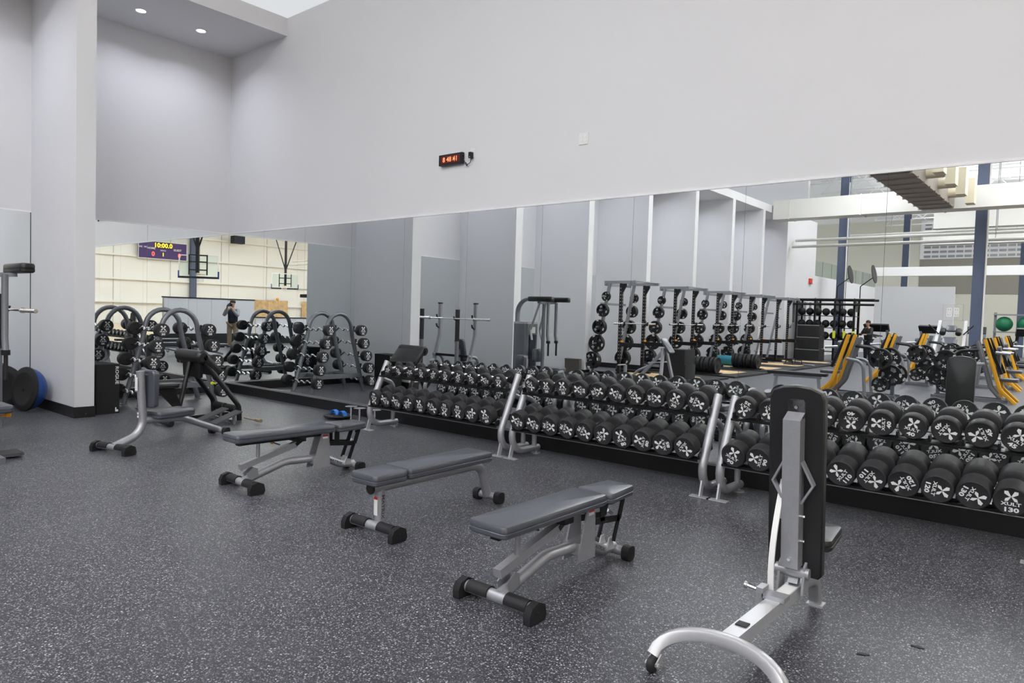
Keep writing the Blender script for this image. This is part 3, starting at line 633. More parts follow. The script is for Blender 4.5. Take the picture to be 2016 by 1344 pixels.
# wall clock, its plug and outlet, the switch plate, the outlet set into the mirror
ck = thing('led_clock', 'black wall timer with red LED digits reading 8:48:41', 'clock', (5.585, 0, 3.49))
MB().box(-0.205, 0.205, -0.055, -0.012, -0.068, 0.068).build('case', 'black_metal', ck, smooth=0)
cw = MB().box(-0.17, 0.17, -0.0565, -0.0552, -0.046, 0.046).build('window', 'led_panel', ck, smooth=0)
v, f = text_mb('8 48 41', 0.088, 1.0, 0.008)
MB().add([(x, y-0.002, z) for x, y, z in v], f, Matrix.Translation((0.0, -0.0572, 0.0)) @ Matrix.Rotation(PI/2, 4, 'X')).build('digits', 'led_red', cw, smooth=0)
m = MB()
for x in (-0.105, 0.048):
    for z in (-0.015, 0.018): m.box(x-0.004, x+0.004, -0.0576, -0.0570, z-0.004, z+0.004)
m.build('colons', 'led_red', cw, smooth=0)
for x in (-0.16, 0.16): MB().box(x-0.02, x+0.02, -0.012, 0.0, -0.03, 0.03).build('mount', 'black_metal', ck, smooth=0)
MB().tube([(0.20, -0.035, 0.02), (0.222, -0.035, 0.022)], 0.006, 8).build('side_stud', 'black_metal', ck)
op = thing('outlet_plate', 'white wall outlet plate beside the LED clock', 'outlet', (5.93, 0, 3.535))
MB().box(-0.036, 0.036, -0.006, 0.0, -0.058, 0.058).build('plate', 'plastic_white', op, smooth=0)
MB().prism(rrect(0.034, 0.03, 0.01, 3), 0, 0.004, T(0, -0.006, 0.024, PI/2)).build('socket', 'plastic_white', op, smooth=0)
MB().prism(rrect(0.034, 0.03, 0.01, 3), 0, 0.004, T(0, -0.006, -0.024, PI/2)).build('socket', 'plastic_white', op, smooth=0)
pa = thing('power_adapter', 'black plug-in power adapter with a cord to the LED clock', 'power adapter', (5.922, -0.0102, 3.505))
MB().prism(rrect(0.048, 0.075, 0.006, 2), 0, 0.042, T(0, 0, 0, PI/2)).build('body', 'black_metal', pa)
MB().cyl(0.005, 0, 0.002, 8, T(0.0, -0.042, -0.022, PI/2)).build('lamp', 'label_white', pa)
MB().tube(fillet([(-0.128, -0.03, -0.03), (-0.10, -0.03, -0.06), (-0.075, -0.025, -0.115), (-0.03, -0.02, -0.10), (0.0, -0.02, -0.085), (0.0, -0.02, -0.036)], 0.02, 3), 0.0042, 8).build('cord', 'black_metal', pa)
MB().tube([(-0.085, -0.026, -0.085), (-0.06, -0.023, -0.118)], 0.013, 8).build('cord_bundle', 'black_metal', pa)
sw = thing('switch_plate', 'white double outlet plate high on the wall above the mirror', 'outlet', (7.592, 0, 3.493))
MB().box(-0.060, 0.060, -0.008, 0.0, -0.064, 0.064).build('plate', 'plastic_white', sw, smooth=0)
for x in (-0.026, 0.026):
    for z in (-0.022, 0.022): MB().prism(rrect(0.034, 0.03, 0.01, 3), 0, 0.003, T(x, -0.008, z, PI/2)).build('socket', 'label_white', sw, smooth=0)
mo = thing('mirror_outlet', 'double outlet in a polished square plate set into the mirror', 'outlet', (11.15, 0, 1.665))
MB().box(-0.068, 0.068, -0.004, 0.0, -0.062, 0.062).build('plate', 'mirror', mo, smooth=0)
for s in (-1, 1): MB().box(-0.070 if s < 0 else 0.066, -0.066 if s < 0 else 0.070, -0.0045, 0.0, -0.064, 0.064).box(-0.07, 0.07, -0.0045, 0.0, 0.062*s-0.002, 0.062*s+0.002).build('plate_edge', 'alu', mo, smooth=0)
for x in (-0.024, 0.024):
    so = MB().prism(rrect(0.036, 0.072, 0.004, 2), 0, 0.004, T(x, -0.004, 0.003, PI/2)).build('socket', 'plastic_white', mo, smooth=0)
    mm = MB()
    for z in (-0.018, 0.024):
        for dx in (-0.007, 0.007): mm.box(x+dx-0.0012, x+dx+0.0012, -0.0085, -0.0079, z-0.005, z+0.005)
    mm.build('slots', 'rubber', so, smooth=0)
for i, (x, y) in enumerate(((11.44, -2.62), (11.26, -2.89))):
    tag(MB().prism([(-0.028, -0.008), (0.01, -0.012), (0.03, 0.0), (0.012, 0.013), (-0.02, 0.010)], 0.0, 0.004, T(x, y, 0, 0, 0, 0.4*i)).build('rubber_scrap', 'rubber', smooth=0), ['small black rubber scrap on the floor, nearer the mirror', 'small black rubber scrap on the floor, nearer the camera'][i], 'scrap', 'rubber scraps')

# ------------------------------------------------------------------ cable machine at the left edge (seen whole in the mirror)
cm = thing('cable_machine', 'grey cable machine with black arm pads at the left edge of the photo', 'exercise machine', (3.6, -4.5, 0))
I = Matrix.Translation((-3.6, 4.5, 0)); yc = -4.5
MB().sweep(rrect(0.06, 0.10, 0.02, 2), fillet([(3.04, yc, 0.0), (3.04, yc, 1.84), (3.72, yc, 1.86)], 0.28, 8), up=(0, 1, 0), M=I).build('arch_frame', 'gun', cm)
MB().prism(rrect(0.34, 0.40, 0.05, 3), 0.04, 1.36, I @ T(3.26, yc, 0)).build('weight_shroud', 'gun', cm)
MB().prism(rrect(0.345, 0.41, 0.05, 3), 1.36, 1.40, I @ T(3.26, yc, 0)).build('shroud_cap', 'silver_light', cm)
MB().box(3.44, 3.452, yc-0.10, yc+0.10, 0.25, 1.15, I).build('weight_stack', 'navy', cm, smooth=0)
MB().box(3.452, 3.455, yc-0.06, yc+0.06, 1.18, 1.30, I).build('placard', 'label_white', cm, smooth=0)
MB().tube([(3.70, yc, 0.05), (3.70, yc, 1.82)], 0.035, 14, I).build('center_post', 'gun', cm)
MB().bar((3.05, yc, 0.03), (4.25, yc, 0.03), 0.10, 0.06, M=I).build('base_rail', 'gun', cm, smooth=0)
for s in (-1, 1):
    MB().pad(rrect(0.58, 0.13, 0.04, 4), 0.0, 0.095, 0.025, I @ T(3.82, yc+0.265*s, 1.80)).build('arm_pad', 'vinyl_black', cm)
    MB().bar((3.70, yc, 1.77), (3.78, yc+0.265*s, 1.785), 0.07, 0.04, M=I).build('pad_arm', 'gun', cm, smooth=0)
    MB().tube(fillet([(3.66, yc+0.10*s, 1.76), (3.50, yc+0.15*s, 1.25), (3.55, yc+0.16*s, 1.05)], 0.1, 4), 0.022, 10, I).build('swing_arm', 'silver', cm)
    MB().tube([(3.90, yc+0.13*s, 1.78), (3.90, yc+0.13*s, 1.16), (3.93, yc+0.13*s, 1.02)], 0.030, 12, I).build('hanger_post', 'gun', cm)
    MB().cyl(0.040, 0, 0.05, 12, I @ T(3.925, yc+0.13*s, 1.0)).build('collar', 'black_metal', cm)
    MB().tube([(3.93, yc+0.13*s, 1.0), (3.93, yc+0.13*s, 0.76)], 0.019, 10, I).build('grip', 'rubber', cm)
    MB().box(3.78, 4.02, yc+(0.06 if s > 0 else -0.26), yc+(0.26 if s > 0 else -0.06), 0.02, 0.05, I @ T(0, 0, 0)).build('foot_plate', 'grip', cm, smooth=0)
MB().pad(rrect(0.40, 0.28, 0.05, 4), 0.47, 0.54, 0.02, I @ T(4.0, yc, 0)).build('seat_pad', 'vinyl', cm)
MB().bar((4.0, yc, 0.05), (4.0, yc, 0.48), 0.07, 0.07, (1, 0, 0), I).build('seat_post', 'gun', cm, smooth=0)
MB().pad(rrect(0.26, 0.34, 0.06, 4), 0.0, 0.07, 0.02, I @ Matrix.Translation((3.56, yc, 0.75)) @ Matrix.Rotation(PI/2, 4, 'Y')).build('back_pad', 'vinyl', cm)
MB().tube([(4.06, yc+0.03, 0.43), (4.06, yc+0.10, 0.435)], 0.008, 8, I).cyl(0.022, 0, 0.05, 12, I @ T(4.06, yc+0.09, 0.435, -PI/2), 0.008).build('seat_knob', 'orange', cm)
MB().tube([(4.02, yc, 0.09), (4.02, yc, 0.16)], 0.02, 8, I).build('foot_stub', 'gun', cm)
# ------------------------------------------------------------------ the rest of the gym, seen in the mirror
def ring_spokes(R, th):
    m = MB(); X = Matrix.Rotation(PI/2, 4, 'X')
    m.lathe([(R*0.76, -th*0.42), (R*0.80, -th*0.5), (R*0.97, -th*0.5), (R, -th*0.35), (R, th*0.35), (R*0.97, th*0.5), (R*0.80, th*0.5), (R*0.76, th*0.42), (R*0.76, -th*0.42)], 28, X, caps=False)
    m.lathe([(R*0.11, -th*0.4), (R*0.40, -th*0.4), (R*0.40, th*0.4), (R*0.11, th*0.4), (R*0.11, -th*0.4)], 20, X, caps=False)
    for k in range(3):
        a0 = 2*PI*k/3+PI/2; p = []
        for a in (-0.62, -0.31, 0, 0.31, 0.62): p.append((R*0.79*math.cos(a0+a), R*0.79*math.sin(a0+a)))
        for a in (0.62, 0, -0.62): p.append((R*0.36*math.cos(a0+a*0.95), R*0.36*math.sin(a0+a*0.95)))
        m.prism(p, -th*0.3, th*0.3, X)
    return m
PL = {}
def plate_mesh(lb):
    if lb not in PL:
        R, th = {45: (0.225, 0.05), 35: (0.19, 0.045), 25: (0.165, 0.04), 10: (0.125, 0.032), 5: (0.10, 0.028)}[lb]
        me = ring_spokes(R, th).mesh('weight_plate', 'rubber', 40)
        mk = MB(); X = Matrix.Rotation(PI/2, 4, 'X')
        for side in (0, 1):
            S = Matrix.Rotation(PI*side, 4, 'Z')
            for k in range(3):
                B = S @ Matrix.Translation((0, -th*0.5-0.0006, 0)) @ X @ Matrix.Rotation(2*PI*k/3, 4, 'Z')
                if k < 2: v, f = text_mb(str(lb), R*0.27, 1.4, 0.05); mk.add([(x, y+R*0.865, 0) for x, y, z in v], f, B)
                else:
                    logo(mk, R*0.36, 0, R*0.56, B @ Matrix.Translation((0, 0, -th*0.17)))
        PL[lb] = (me, mk.mesh('marking', 'white_print', 0), R, th)
    return PL[lb]
PLATE_HOME = {}
def plate(lb, loc, rz, roll, label, group):
    me, mk, R, th = plate_mesh(lb)
    o = put('weight_plate', me, None, loc); o.rotation_euler = (0, roll, rz); tag(o, label, 'weight plate', group)
    put('marking', mk, o)
    return o
def barbell(loc, rz, label, L=2.15, group='barbells on racks'):
    o = thing('barbell', label, 'barbell', loc, rz, group)
    X = Matrix.Rotation(PI/2, 4, 'X')
    MB().cyl(0.0145, -0.64, 0.64, 12, X).build('shaft', 'chrome', o)
    for s in (-1, 1):
        MB().cyl(0.025, L/2-0.42, L/2, 14, X @ Matrix.Rotation(PI/2-PI/2*s, 4, 'X'), 0.004).cyl(0.036, L/2-0.44, L/2-0.42, 14, X @ Matrix.Rotation(PI/2-PI/2*s, 4, 'X')).build('sleeve', 'chrome', o)
    return o
RY = [-9.8, -12.8, -15.75, -18.5]; RX = 2.6
POS = ['nearest the mirror', 'second from the mirror', 'third from the mirror', 'fourth from the mirror']
LEVELS = [(0.36, -0.70, 45, 3), (0.80, -0.61, 45, 2), (1.23, -0.53, 35, 3), (1.66, -0.45, 25, 3), (2.02, -0.38, 10, 2)]
def power_rack(k, y, plates=True):
    r = thing('power_rack', 'black and grey half rack on a lifting platform, %s' % (POS+['farthest, with hanging slings'])[k], 'squat rack', (RX, y, 0.05), 0, 'half racks along the alcoves')
    for s in (-1, 1):
        MB().bar((0, 0.6*s, 0), (0, 0.6*s, 2.36), 0.075, 0.075, (1, 0, 0)).build('upright', 'black_metal', r, smooth=0)
        m = MB()
        for q in range(22): m.cyl(0.011, 0.0, 0.001, 6, T(0.0382, 0.6*s, 0.45+0.085*q, 0, PI/2, 0)).cyl(0.011, 0.0, 0.001, 6, T(0.0, 0.6*s-0.038, 0.45+0.085*q, PI/2, 0, 0)).cyl(0.011, 0, 0.001, 6, T(0.0, 0.6*s+0.038, 0.45+0.085*q, -PI/2, 0, 0))
        m.build('hole_markers', 'label_white', r, smooth=0)
        MB().bar((-0.78, 0.62*s, 0), (-0.34, 0.62*s, 2.36), 0.07, 0.07, (1, 0, 0)).build('storage_post', 'steel_grey', r, smooth=0)
        MB().bar((-0.50, 0.6*s, 2.39), (0.42, 0.6*s, 2.39), 0.07, 0.075).build('top_beam', 'steel_grey', r, smooth=0)
        MB().bar((-0.80, 0.6*s, 0.035), (0.25, 0.6*s, 0.035), 0.08, 0.07).build('base_beam', 'black_metal', r, smooth=0)
        MB().prism([(0.04, 2.12), (0.14, 2.30), (0.14, 2.36), (0.04, 2.36)], -0.03, 0.03, T(0, 0.6*s, 0, PI/2)).build('gusset', 'black_metal', r, smooth=0)
        MB().bar((0.03, 0.6*s, 0.80), (0.72, 0.6*s, 0.80), 0.06, 0.10).build('safety_arm', 'black_metal', r, smooth=0)
        MB().cbox((0.06, 0.6*s, 0.88), (0.035, 0.085, 0.04)).build('arm_pin', 'orange', r, smooth=0)
        MB().bar((0.04, 0.6*s, 1.30), (0.13, 0.6*s, 1.30), 0.05, 0.03).bar((0.12, 0.6*s, 1.28), (0.12, 0.6*s, 1.38), 0.05, 0.02, (1, 0, 0)).bar((0.04, 0.6*s, 1.25), (0.04, 0.6*s, 1.42), 0.09, 0.03, (1, 0, 0)).build('bar_hook', 'black_metal', r, smooth=0)
        for z, x, lb, n in LEVELS: MB().tube([(x, 0.65*s, z), (x, 0.90*s, z)], 0.022, 8).build('storage_peg', 'steel_grey', r)
    MB().bar((-0.47, -0.63, 2.33), (-0.47, 0.63, 2.33), 0.06, 0.06).build('rear_top_beam', 'steel_grey', r, smooth=0)
    MB().bar((-0.60, -0.60, 1.83), (-0.60, 0.60, 1.83), 0.06, 0.06).build('rear_cross_beam', 'steel_grey', r, smooth=0)
    MB().tube([(0.36, -0.62, 2.42), (0.36, 0.62, 2.42)], 0.02, 10).build('pull_up_bar', 'steel_grey', r)
    if plates:
        for s in (-1, 1):
            for z, x, lb, n in LEVELS:
                th = plate_mesh(lb)[3]
                for q in range(n):
                    plate(lb, (RX+x, y+s*(0.68+th/2+q*(th+0.002)), z+0.05), 0, random.uniform(0, 6.28), 'black weight plate marked %d stored on the half rack %s' % (lb, POS[k]), 'plates stored on the half racks')
        barbell((RX+0.085, y, 1.385), 0, 'chrome barbell racked on the half rack %s' % POS[k])
    return r
for k, y in enumerate(RY):
    power_rack(k, y)
power_rack(4, -21.2, plates=False)
for k, y in enumerate(RY+[-21.2]):
    p = thing('lifting_platform', 'black rubber lifting platform with a wood centre, under the half rack %s' % (POS+['farthest from the mirror'])[k], 'platform', (3.2, y+(-0.40 if k else -0.3), 0), 0, 'lifting platforms')
    MB().box(-1.35, 1.40, -1.33, 1.33, 0.0, 0.05).build('rubber_mat', 'rubber', p, smooth=0)
    for q in range(4): MB().box(-0.95+0.475*q+0.003, -0.475+0.475*q-0.003, -0.62, 0.62, 0.05, 0.056).build('wood_panel', 'wood', p, smooth=0)
# bumper plates in floor rows
bump = MB().lathe([(0.026, -0.035), (0.07, -0.035), (0.08, -0.028), (0.19, -0.028), (0.205, -0.036), (0.222, -0.034), (0.225, -0.02), (0.225, 0.02), (0.222, 0.034), (0.205, 0.036), (0.19, 0.028), (0.08, 0.028), (0.07, 0.035), (0.026, 0.035), (0.026, -0.035)], 28, Y90, caps=False).mesh('bumper_plate', 'rubber', 40)
for row, y, x0, n in (('nearer the mirror', -12.15, 3.22, 9), ('farther from the mirror', -15.25, 3.2, 9)):
    h = thing('plate_toaster', 'low black floor rack for bumper plates, %s' % row, 'plate rack', (x0+0.38, y, 0.056), 0, 'floor racks of bumper plates')
    for s in (-1, 1): MB().bar((-0.48, 0.11*s, 0.02), (0.50, 0.11*s, 0.02), 0.03, 0.03).build('rail', 'black_metal', h, smooth=0)
    MB().cyl(0.012, 0.0, 0.10, 8, T(0.48, 0, 0.02, 0, PI/2, 0)).build('handle', 'chrome', h)
    for q in range(n):
        o = put('bumper_plate', bump, None, (x0+q*0.088+0.012*(q % 3), y, 0.056+0.035+0.205)); o.rotation_euler = (0, 0.05*((q % 3)-1), 0)
        tag(o, 'black bumper plate standing in the floor rack %s' % row, 'weight plate', 'bumper plates in the rack %s' % row)
rb = thing('rolled_mat', 'teal rolled exercise mat lying behind the bumper plates', 'mat', (2.75, -16.1, 0.056))
MB().lathe([(0.05, -0.5), (0.16, -0.5), (0.165, -0.48), (0.165, 0.48), (0.16, 0.5), (0.05, 0.5)], 20, Matrix.Translation((0, 0, 0.165)) @ Y90, caps=False).build('roll', 'teal', rb)
MB().lathe([(0.166, -0.03), (0.168, 0.0), (0.166, 0.03)], 20, Matrix.Translation((0.2, 0, 0.165)) @ Y90, caps=False).build('strap', 'rubber', rb)
tb = thing('trap_bar', 'hexagonal lifting bar lying on the platform', 'barbell', (4.0, -18.4, 0.12), 0.2)
MB().tube([(-0.35, 0, 0), (-0.2, 0.3, 0), (0.2, 0.3, 0), (0.35, 0, 0), (0.2, -0.3, 0), (-0.2, -0.3, 0)], 0.016, 8, closed=True).build('frame', 'black_metal', tb)
for s in (-1, 1):
    MB().tube([(-0.12, 0.3*s, 0.0), (-0.12, 0.3*s, 0.12), (0.12, 0.3*s, 0.12), (0.12, 0.3*s, 0)], 0.014, 8).build('handle', 'black_metal', tb)
    MB().tube([(0.35*s, 0, 0), (0.75*s, 0, 0)], 0.024, 10).build('sleeve', 'chrome', tb)
barbell((4.15, -20.6, 0.085), PI/2+0.05, 'chrome barbell lying on the floor by the far platform')
# plyo boxes and the chest-supported row machine
for i, (z, s) in enumerate(((0.051, 1.0), (0.418, 0.94))):
    o = thing('plyo_box', ['lower black plyo box of the pair beside the first platform', 'upper black plyo box of the pair beside the first platform'][i], 'plyo box', (3.86, -9.95, z), 0.03*i, 'plyo boxes by the platforms')
    MB().prism(rrect(0.72*s, 0.58*s, 0.02, 2), 0.0, 0.365).build('body', 'fabric_black', o)
    MB().box(-0.36*s, 0.36*s, -0.292*s, -0.29*s, 0.30, 0.31).build('seam', 'rubber', o, smooth=0)
cr = thing('row_machine', 'silver A-frame chest-supported row machine in front of the black boxes', 'exercise machine', (4.32, -8.35, 0), math.radians(-84))
for s in (-1, 1): MB().bar((0.28*s, 0.10, 0.0), (0.05*s, 0.0, 0.86), 0.07, 0.05, (0, 1, 0)).build('front_leg', 'silver', cr, smooth=0)
MB().bar((0, -0.75, 0.06), (0, 0.0, 0.82), 0.07, 0.06, (1, 0, 0)).build('rear_strut', 'silver', cr, smooth=0)
MB().bar((0, -1.35, 0.06), (0, -0.1, 0.06), 0.07, 0.06).bar((-0.25, -1.33, 0.04), (0.25, -1.33, 0.04), 0.06, 0.06).build('base', 'silver', cr, smooth=0)
MB().pad(rrect(0.24, 0.42, 0.05, 4), 0, 0.06, 0.02, T(0, 0.05, 0.90, math.radians(-52))).build('chest_pad', 'vinyl', cr)
MB().tube(fillet([(0, -0.35, 0.45), (0, -0.7, 0.30), (0, -0.95, 0.10)], 0.2, 5), 0.03, 10).build('lever', 'silver', cr)
for s in (-1, 1): MB().tube([(0.0, -0.15, 0.52), (0.32*s, -0.18, 0.52)], 0.014, 8).cyl(0.02, 0, 0.05, 10, T(0.32*s, -0.18, 0.52, 0, PI/2*s, 0)).build('handle', 'steel_grey', cr)
MB().bar((0, -1.1, 0.06), (0, -1.1, 0.40), 0.06, 0.06, (0, 1, 0)).tube([(-0.3, -1.1, 0.40), (0.0, -1.1, 0.40)], 0.016, 8).build('weight_horn', 'silver', cr, smooth=0)
fbx = thing('foam_board', 'grey-brown foam board leaning by the alcove fin', 'foam board', (1.47, -8.79, 0), 0)
MB().box(-0.23, 0.23, -0.05, 0.05, 0.0, 0.42, T(0, 0, 0, math.radians(-4))).build('board', 'board_brown', fbx, smooth=0)
MB().box(-0.235, 0.235, -0.055, 0.055, 0.405, 0.425, T(0, 0, 0, math.radians(-4))).build('edge', 'board_brown', fbx, smooth=0)
# olympic bench with its barbell in the second alcove
ob = thing('press_bench', 'grey barbell press bench with four tall posts in the second alcove', 'weight bench', (1.40, -4.24, 0))
for s in (-1, 1):
    x = 0.53*s
    MB().bar((x, 0.32, 0.0), (x, 0.32, 0.95), 0.06, 0.06, (1, 0, 0)).build('front_post', 'gun', ob, smooth=0)
    MB().bar((x, 0.32, 0.95), (x, 0.32, 1.60), 0.065, 0.065, (1, 0, 0)).build('front_post_sleeve', 'black_metal', ob, smooth=0)
    MB().sweep(rrect(0.06, 0.08, 0.015, 2), fillet([(x, 0.05, 0.0), (x, -0.08, 0.55), (x, -0.22, 1.05), (x, -0.22, 1.72)], 0.3, 5), up=(1, 0, 0)).build('rear_post', 'steel_grey', ob)
    MB().cbox((x, -0.22, 1.735), (0.085, 0.065, 0.03)).build('post_cap', 'rubber', ob, smooth=0)
    for z in (1.40,): MB().bar((x, 0.35, z-0.03), (x, 0.41, z), 0.03, 0.02).bar((x, 0.41, z-0.01), (x, 0.43, z+0.06), 0.03, 0.02, (0, 1, 0)).build('hook', 'black_metal', ob, smooth=0)
    for z in (1.42, 1.22): MB().bar((x, -0.19, z-0.03), (x, -0.13, z+0.01), 0.03, 0.02).bar((x, -0.13, z), (x, -0.11, z+0.07), 0.03, 0.02, (0, 1, 0)).build('hook', 'black_metal', ob, smooth=0)
    MB().tube(fillet([(x, -0.04, 0.62), (x, -0.30, 0.60), (x, -0.52, 0.0)], 0.18, 6), 0.035, 12).build('side_brace', 'steel_grey', ob)
MB().bar((-0.55, -0.1, 0.62), (0.55, -0.1, 0.62), 0.05, 0.05).bar((-0.55, 0.32, 0.10), (0.55, 0.32, 0.10), 0.05, 0.05).build('cross_beam', 'black_metal', ob, smooth=0)
MB().pad(rrect(0.28, 0.50, 0.06, 4), 0, 0.07, 0.02, T(0, -0.32, 0.72, math.radians(78))).build('back_pad', 'vinyl', ob)
MB().pad(rrect(0.30, 0.40, 0.06, 4), 0.40, 0.47, 0.02, T(0, -0.62, 0)).build('seat_pad', 'vinyl', ob)
MB().bar((0, -0.95, 0.06), (0, 0.32, 0.06), 0.07, 0.06).bar((0, -0.62, 0.06), (0, -0.62, 0.40), 0.06, 0.06, (0, 1, 0)).bar((0, -0.30, 0.06), (0, -0.30, 0.75), 0.05, 0.05, (0, 1, 0)).build('frame', 'steel_grey', ob, smooth=0)
barbell((1.84, -3.825, 1.415), PI/2, 'chrome barbell resting on the grey press bench in the alcove', 2.13)

# plate-loaded machines with yellow uprights
def yellow_machine(loc, rz, label, plates_n, scale=1.0):
    y = thing('lever_machine', label, 'exercise machine', loc, rz, 'yellow lever machines'); y.scale = (scale,)*3
    for s in (-1, 1):
        MB().sweep(rrect(0.075, 0.075, 0.02, 2), fillet([(-0.28, 0.28*s, 0.0), (0.0, 0.28*s, 0.28), (0.30, 0.28*s, 1.32)], 0.25, 6), up=(0, 1, 0)).build('yellow_upright', 'yellow', y)
        MB().bar((-0.02, 0.28*s, 0.60), (0.275, 0.28*s, 1.34), 0.045, 0.06, (1, 0, 0)).build('upright_guard', 'black_metal', y, smooth=0)
        MB().sweep(rrect(0.07, 0.07, 0.02, 2), fillet([(-0.05, 0.14*s, 0.02), (0.18, 0.14*s, 0.30), (0.46, 0.14*s, 1.27)], 0.25, 6), up=(0, 1, 0)).build('grey_upright', 'gun', y)
        MB().tube(fillet([(0.40, 0.14*s, 1.08), (0.75, 0.20*s, 1.05), (0.98, 0.30*s, 0.84)], 0.2, 6), 0.035, 10).build('lever_arm', 'black_metal', y)
        MB().tube([(0.98, 0.28*s, 0.84), (0.98, 0.66*s, 0.84)], 0.024, 8).build('plate_horn', 'chrome', y)
        MB().tube(fillet([(0.28, 0.30*s, 0.80), (0.62, 0.30*s, 0.75), (0.68, 0.30*s, 0.0)], 0.2, 6), 0.035, 10).build('side_loop', 'steel_grey', y)
        MB().tube([(0.10, 0.32*s, 1.05), (-0.16, 0.34*s, 1.03)], 0.03, 10).build('hand_grip', 'silver', y)
        MB().bar((-0.15, 0.22*s, 0.04), (1.25, 0.22*s, 0.04), 0.08, 0.06).build('base_rail', 'gun', y, smooth=0)
    MB().pad(rrect(0.36, 0.36, 0.06, 4), 0.44, 0.51, 0.02, T(-0.12, 0, 0)).build('seat_pad', 'vinyl', y)
    MB().pad(rrect(0.28, 0.66, 0.06, 4), 0, 0.07, 0.02, T(0.10, 0, 0.85, math.radians(90), 0, -PI/2)).build('back_pad', 'vinyl', y)
    MB().bar((0.0, 0, 0.04), (0.0, 0, 0.45), 0.07, 0.07, (0, 1, 0)).build('seat_post', 'yellow', y, smooth=0)
    MB().tube([(1.15, -0.22, 0.55), (1.15, 0.22, 0.55)], 0.02, 8).bar((1.15, 0, 0.04), (1.15, 0, 0.75), 0.07, 0.07, (0, 1, 0)).build('storage_tree', 'gun', y, smooth=0)
    c, s_ = math.cos(rz), math.sin(rz)
    def W(x, yy, z): return (loc[0]+scale*(x*c-yy*s_), loc[1]+scale*(x*s_+yy*c), loc[2]+scale*z)
    for s in (-1, 1):
        for q in range(plates_n):
            plate([45, 45, 25][q], W(0.98, s*(0.40+0.07*q), 0.84), rz, random.uniform(0, 6), 'black weight plate on the lever arm of a yellow machine', 'plates on the lever machines')
        plate(45, W(1.15, s*0.27, 0.50), rz, random.uniform(0, 6), 'black weight plate on the storage tree of a yellow machine', 'plates stored on the lever machines')
        plate(25, W(0.98, s*0.36, 0.30), rz, random.uniform(0, 6), 'black weight plate leaning low on a yellow machine', 'plates leaning on the lever machines')
    return y
YM = [((7.55, -10.3, 0), 0.0, 'yellow lever machine nearest the mirror on the alcove side', 2), ((7.5, -14.6, 0), 0.05, 'yellow lever machine second from the mirror on the alcove side', 2),
      ((7.6, -18.6, 0), 0.0, 'yellow lever machine third from the mirror on the alcove side', 1), ((10.5, -11.6, 0), PI, 'yellow lever machine nearest the mirror on the court side', 2),
      ((10.3, -15.4, 0), PI, 'yellow lever machine second from the mirror on the court side', 2), ((10.2, -19.4, 0), PI, 'yellow lever machine third from the mirror on the court side', 1)]
for a in YM: yellow_machine(*a)
lb = thing('flat_bench', 'low black-padded bench standing before the yellow machines', 'weight bench', (6.95, -9.55, 0), math.radians(-4))
MB().pad(rrect(1.25, 0.28, 0.04, 3), 0.40, 0.47, 0.02).build('pad', 'vinyl_black', lb)
MB().bar((-0.5, 0, 0.37), (0.5, 0, 0.37), 0.07, 0.06).build('frame', 'silver', lb, smooth=0)
for s in (-1, 1): MB().bar((0.48*s, 0, 0.0), (0.44*s, 0, 0.37), 0.06, 0.06, (1, 0, 0)).bar((0.48*s, -0.22, 0.025), (0.48*s, 0.22, 0.025), 0.05, 0.05).build('leg', 'silver', lb, smooth=0)
# silver hack-squat machine
hs = thing('hack_squat', 'silver hack squat machine with a grey back pad', 'exercise machine', (8.35, -19.8, 0), 0)
for s in (-1, 1):
    MB().bar((0.42*s, 0.5, 0.1), (0.36*s, -0.7, 1.75), 0.07, 0.09, (1, 0, 0)).build('rail', 'silver_light', hs, smooth=0)
    MB().bar((0.42*s, 0.55, 0.04), (0.42*s, -0.8, 0.04), 0.08, 0.08).build('base_rail', 'silver_light', hs, smooth=0)
    MB().cyl(0.09, -0.13, 0.13, 14, T(0.22*s, -0.30, 1.40, math.radians(55)), 0.03).build('shoulder_pad', 'vinyl_black', hs)
    MB().tube([(0.34*s, -0.35, 1.32), (0.62*s, -0.25, 1.62)], 0.018, 8).build('handle', 'black_metal', hs)
    MB().bar((0.36*s, -0.72, 0.05), (0.36*s, -0.70, 1.72), 0.08, 0.08, (1, 0, 0)).build('rear_post', 'silver_light', hs, smooth=0)
MB().pad(rrect(0.42, 0.85, 0.05, 4), 0, 0.08, 0.02, T(0, 0.05, 0.85, math.radians(-54))).build('back_pad', 'vinyl', hs)
MB().pad(rrect(0.28, 0.22, 0.05, 4), 0, 0.08, 0.02, T(0, -0.42, 1.48, math.radians(-54))).build('head_pad', 'vinyl', hs)
MB().box(-0.40, 0.40, 0.45, 0.75, 0.10, 0.14, T(0, 0, 0, math.radians(12))).build('foot_plate', 'steel_grey', hs, smooth=0)
# storage rig with plyo stack, medicine balls and yellow-ended trainers
sr = thing('storage_rig', 'black storage rig with shelves of balls and dumbbells at the end of the alcoves', 'storage rack', (3.1, -25.2, 0))
for x in (-1.15, -0.4, 0.4, 1.15):
    for y in (-0.35, 0.35): MB().bar((x, y, 0), (x, y, 2.55), 0.08, 0.08, (1, 0, 0)).build('upright', 'black_metal', sr, smooth=0)
    MB().prism([(-0.45, 2.30), (0.35, 2.62), (0.45, 2.62), (0.45, 2.05), (-0.45, 2.05)], -0.006, 0.006, T(x, 0, 0, PI/2, 0, PI/2)).build('end_plate', 'black_metal', sr, smooth=0)
for z in (0.35, 0.85, 1.35, 1.85): MB().box(-1.2, 1.2, -0.36, 0.36, z, z+0.03).build('shelf', 'black_metal', sr, smooth=0)
for z, y in ((2.55, 0.35), (2.55, -0.35), (2.35, 0.42)): MB().tube([(-1.3, y, z), (1.9, y, z)], 0.05, 10).build('top_tube', 'black_metal', sr)
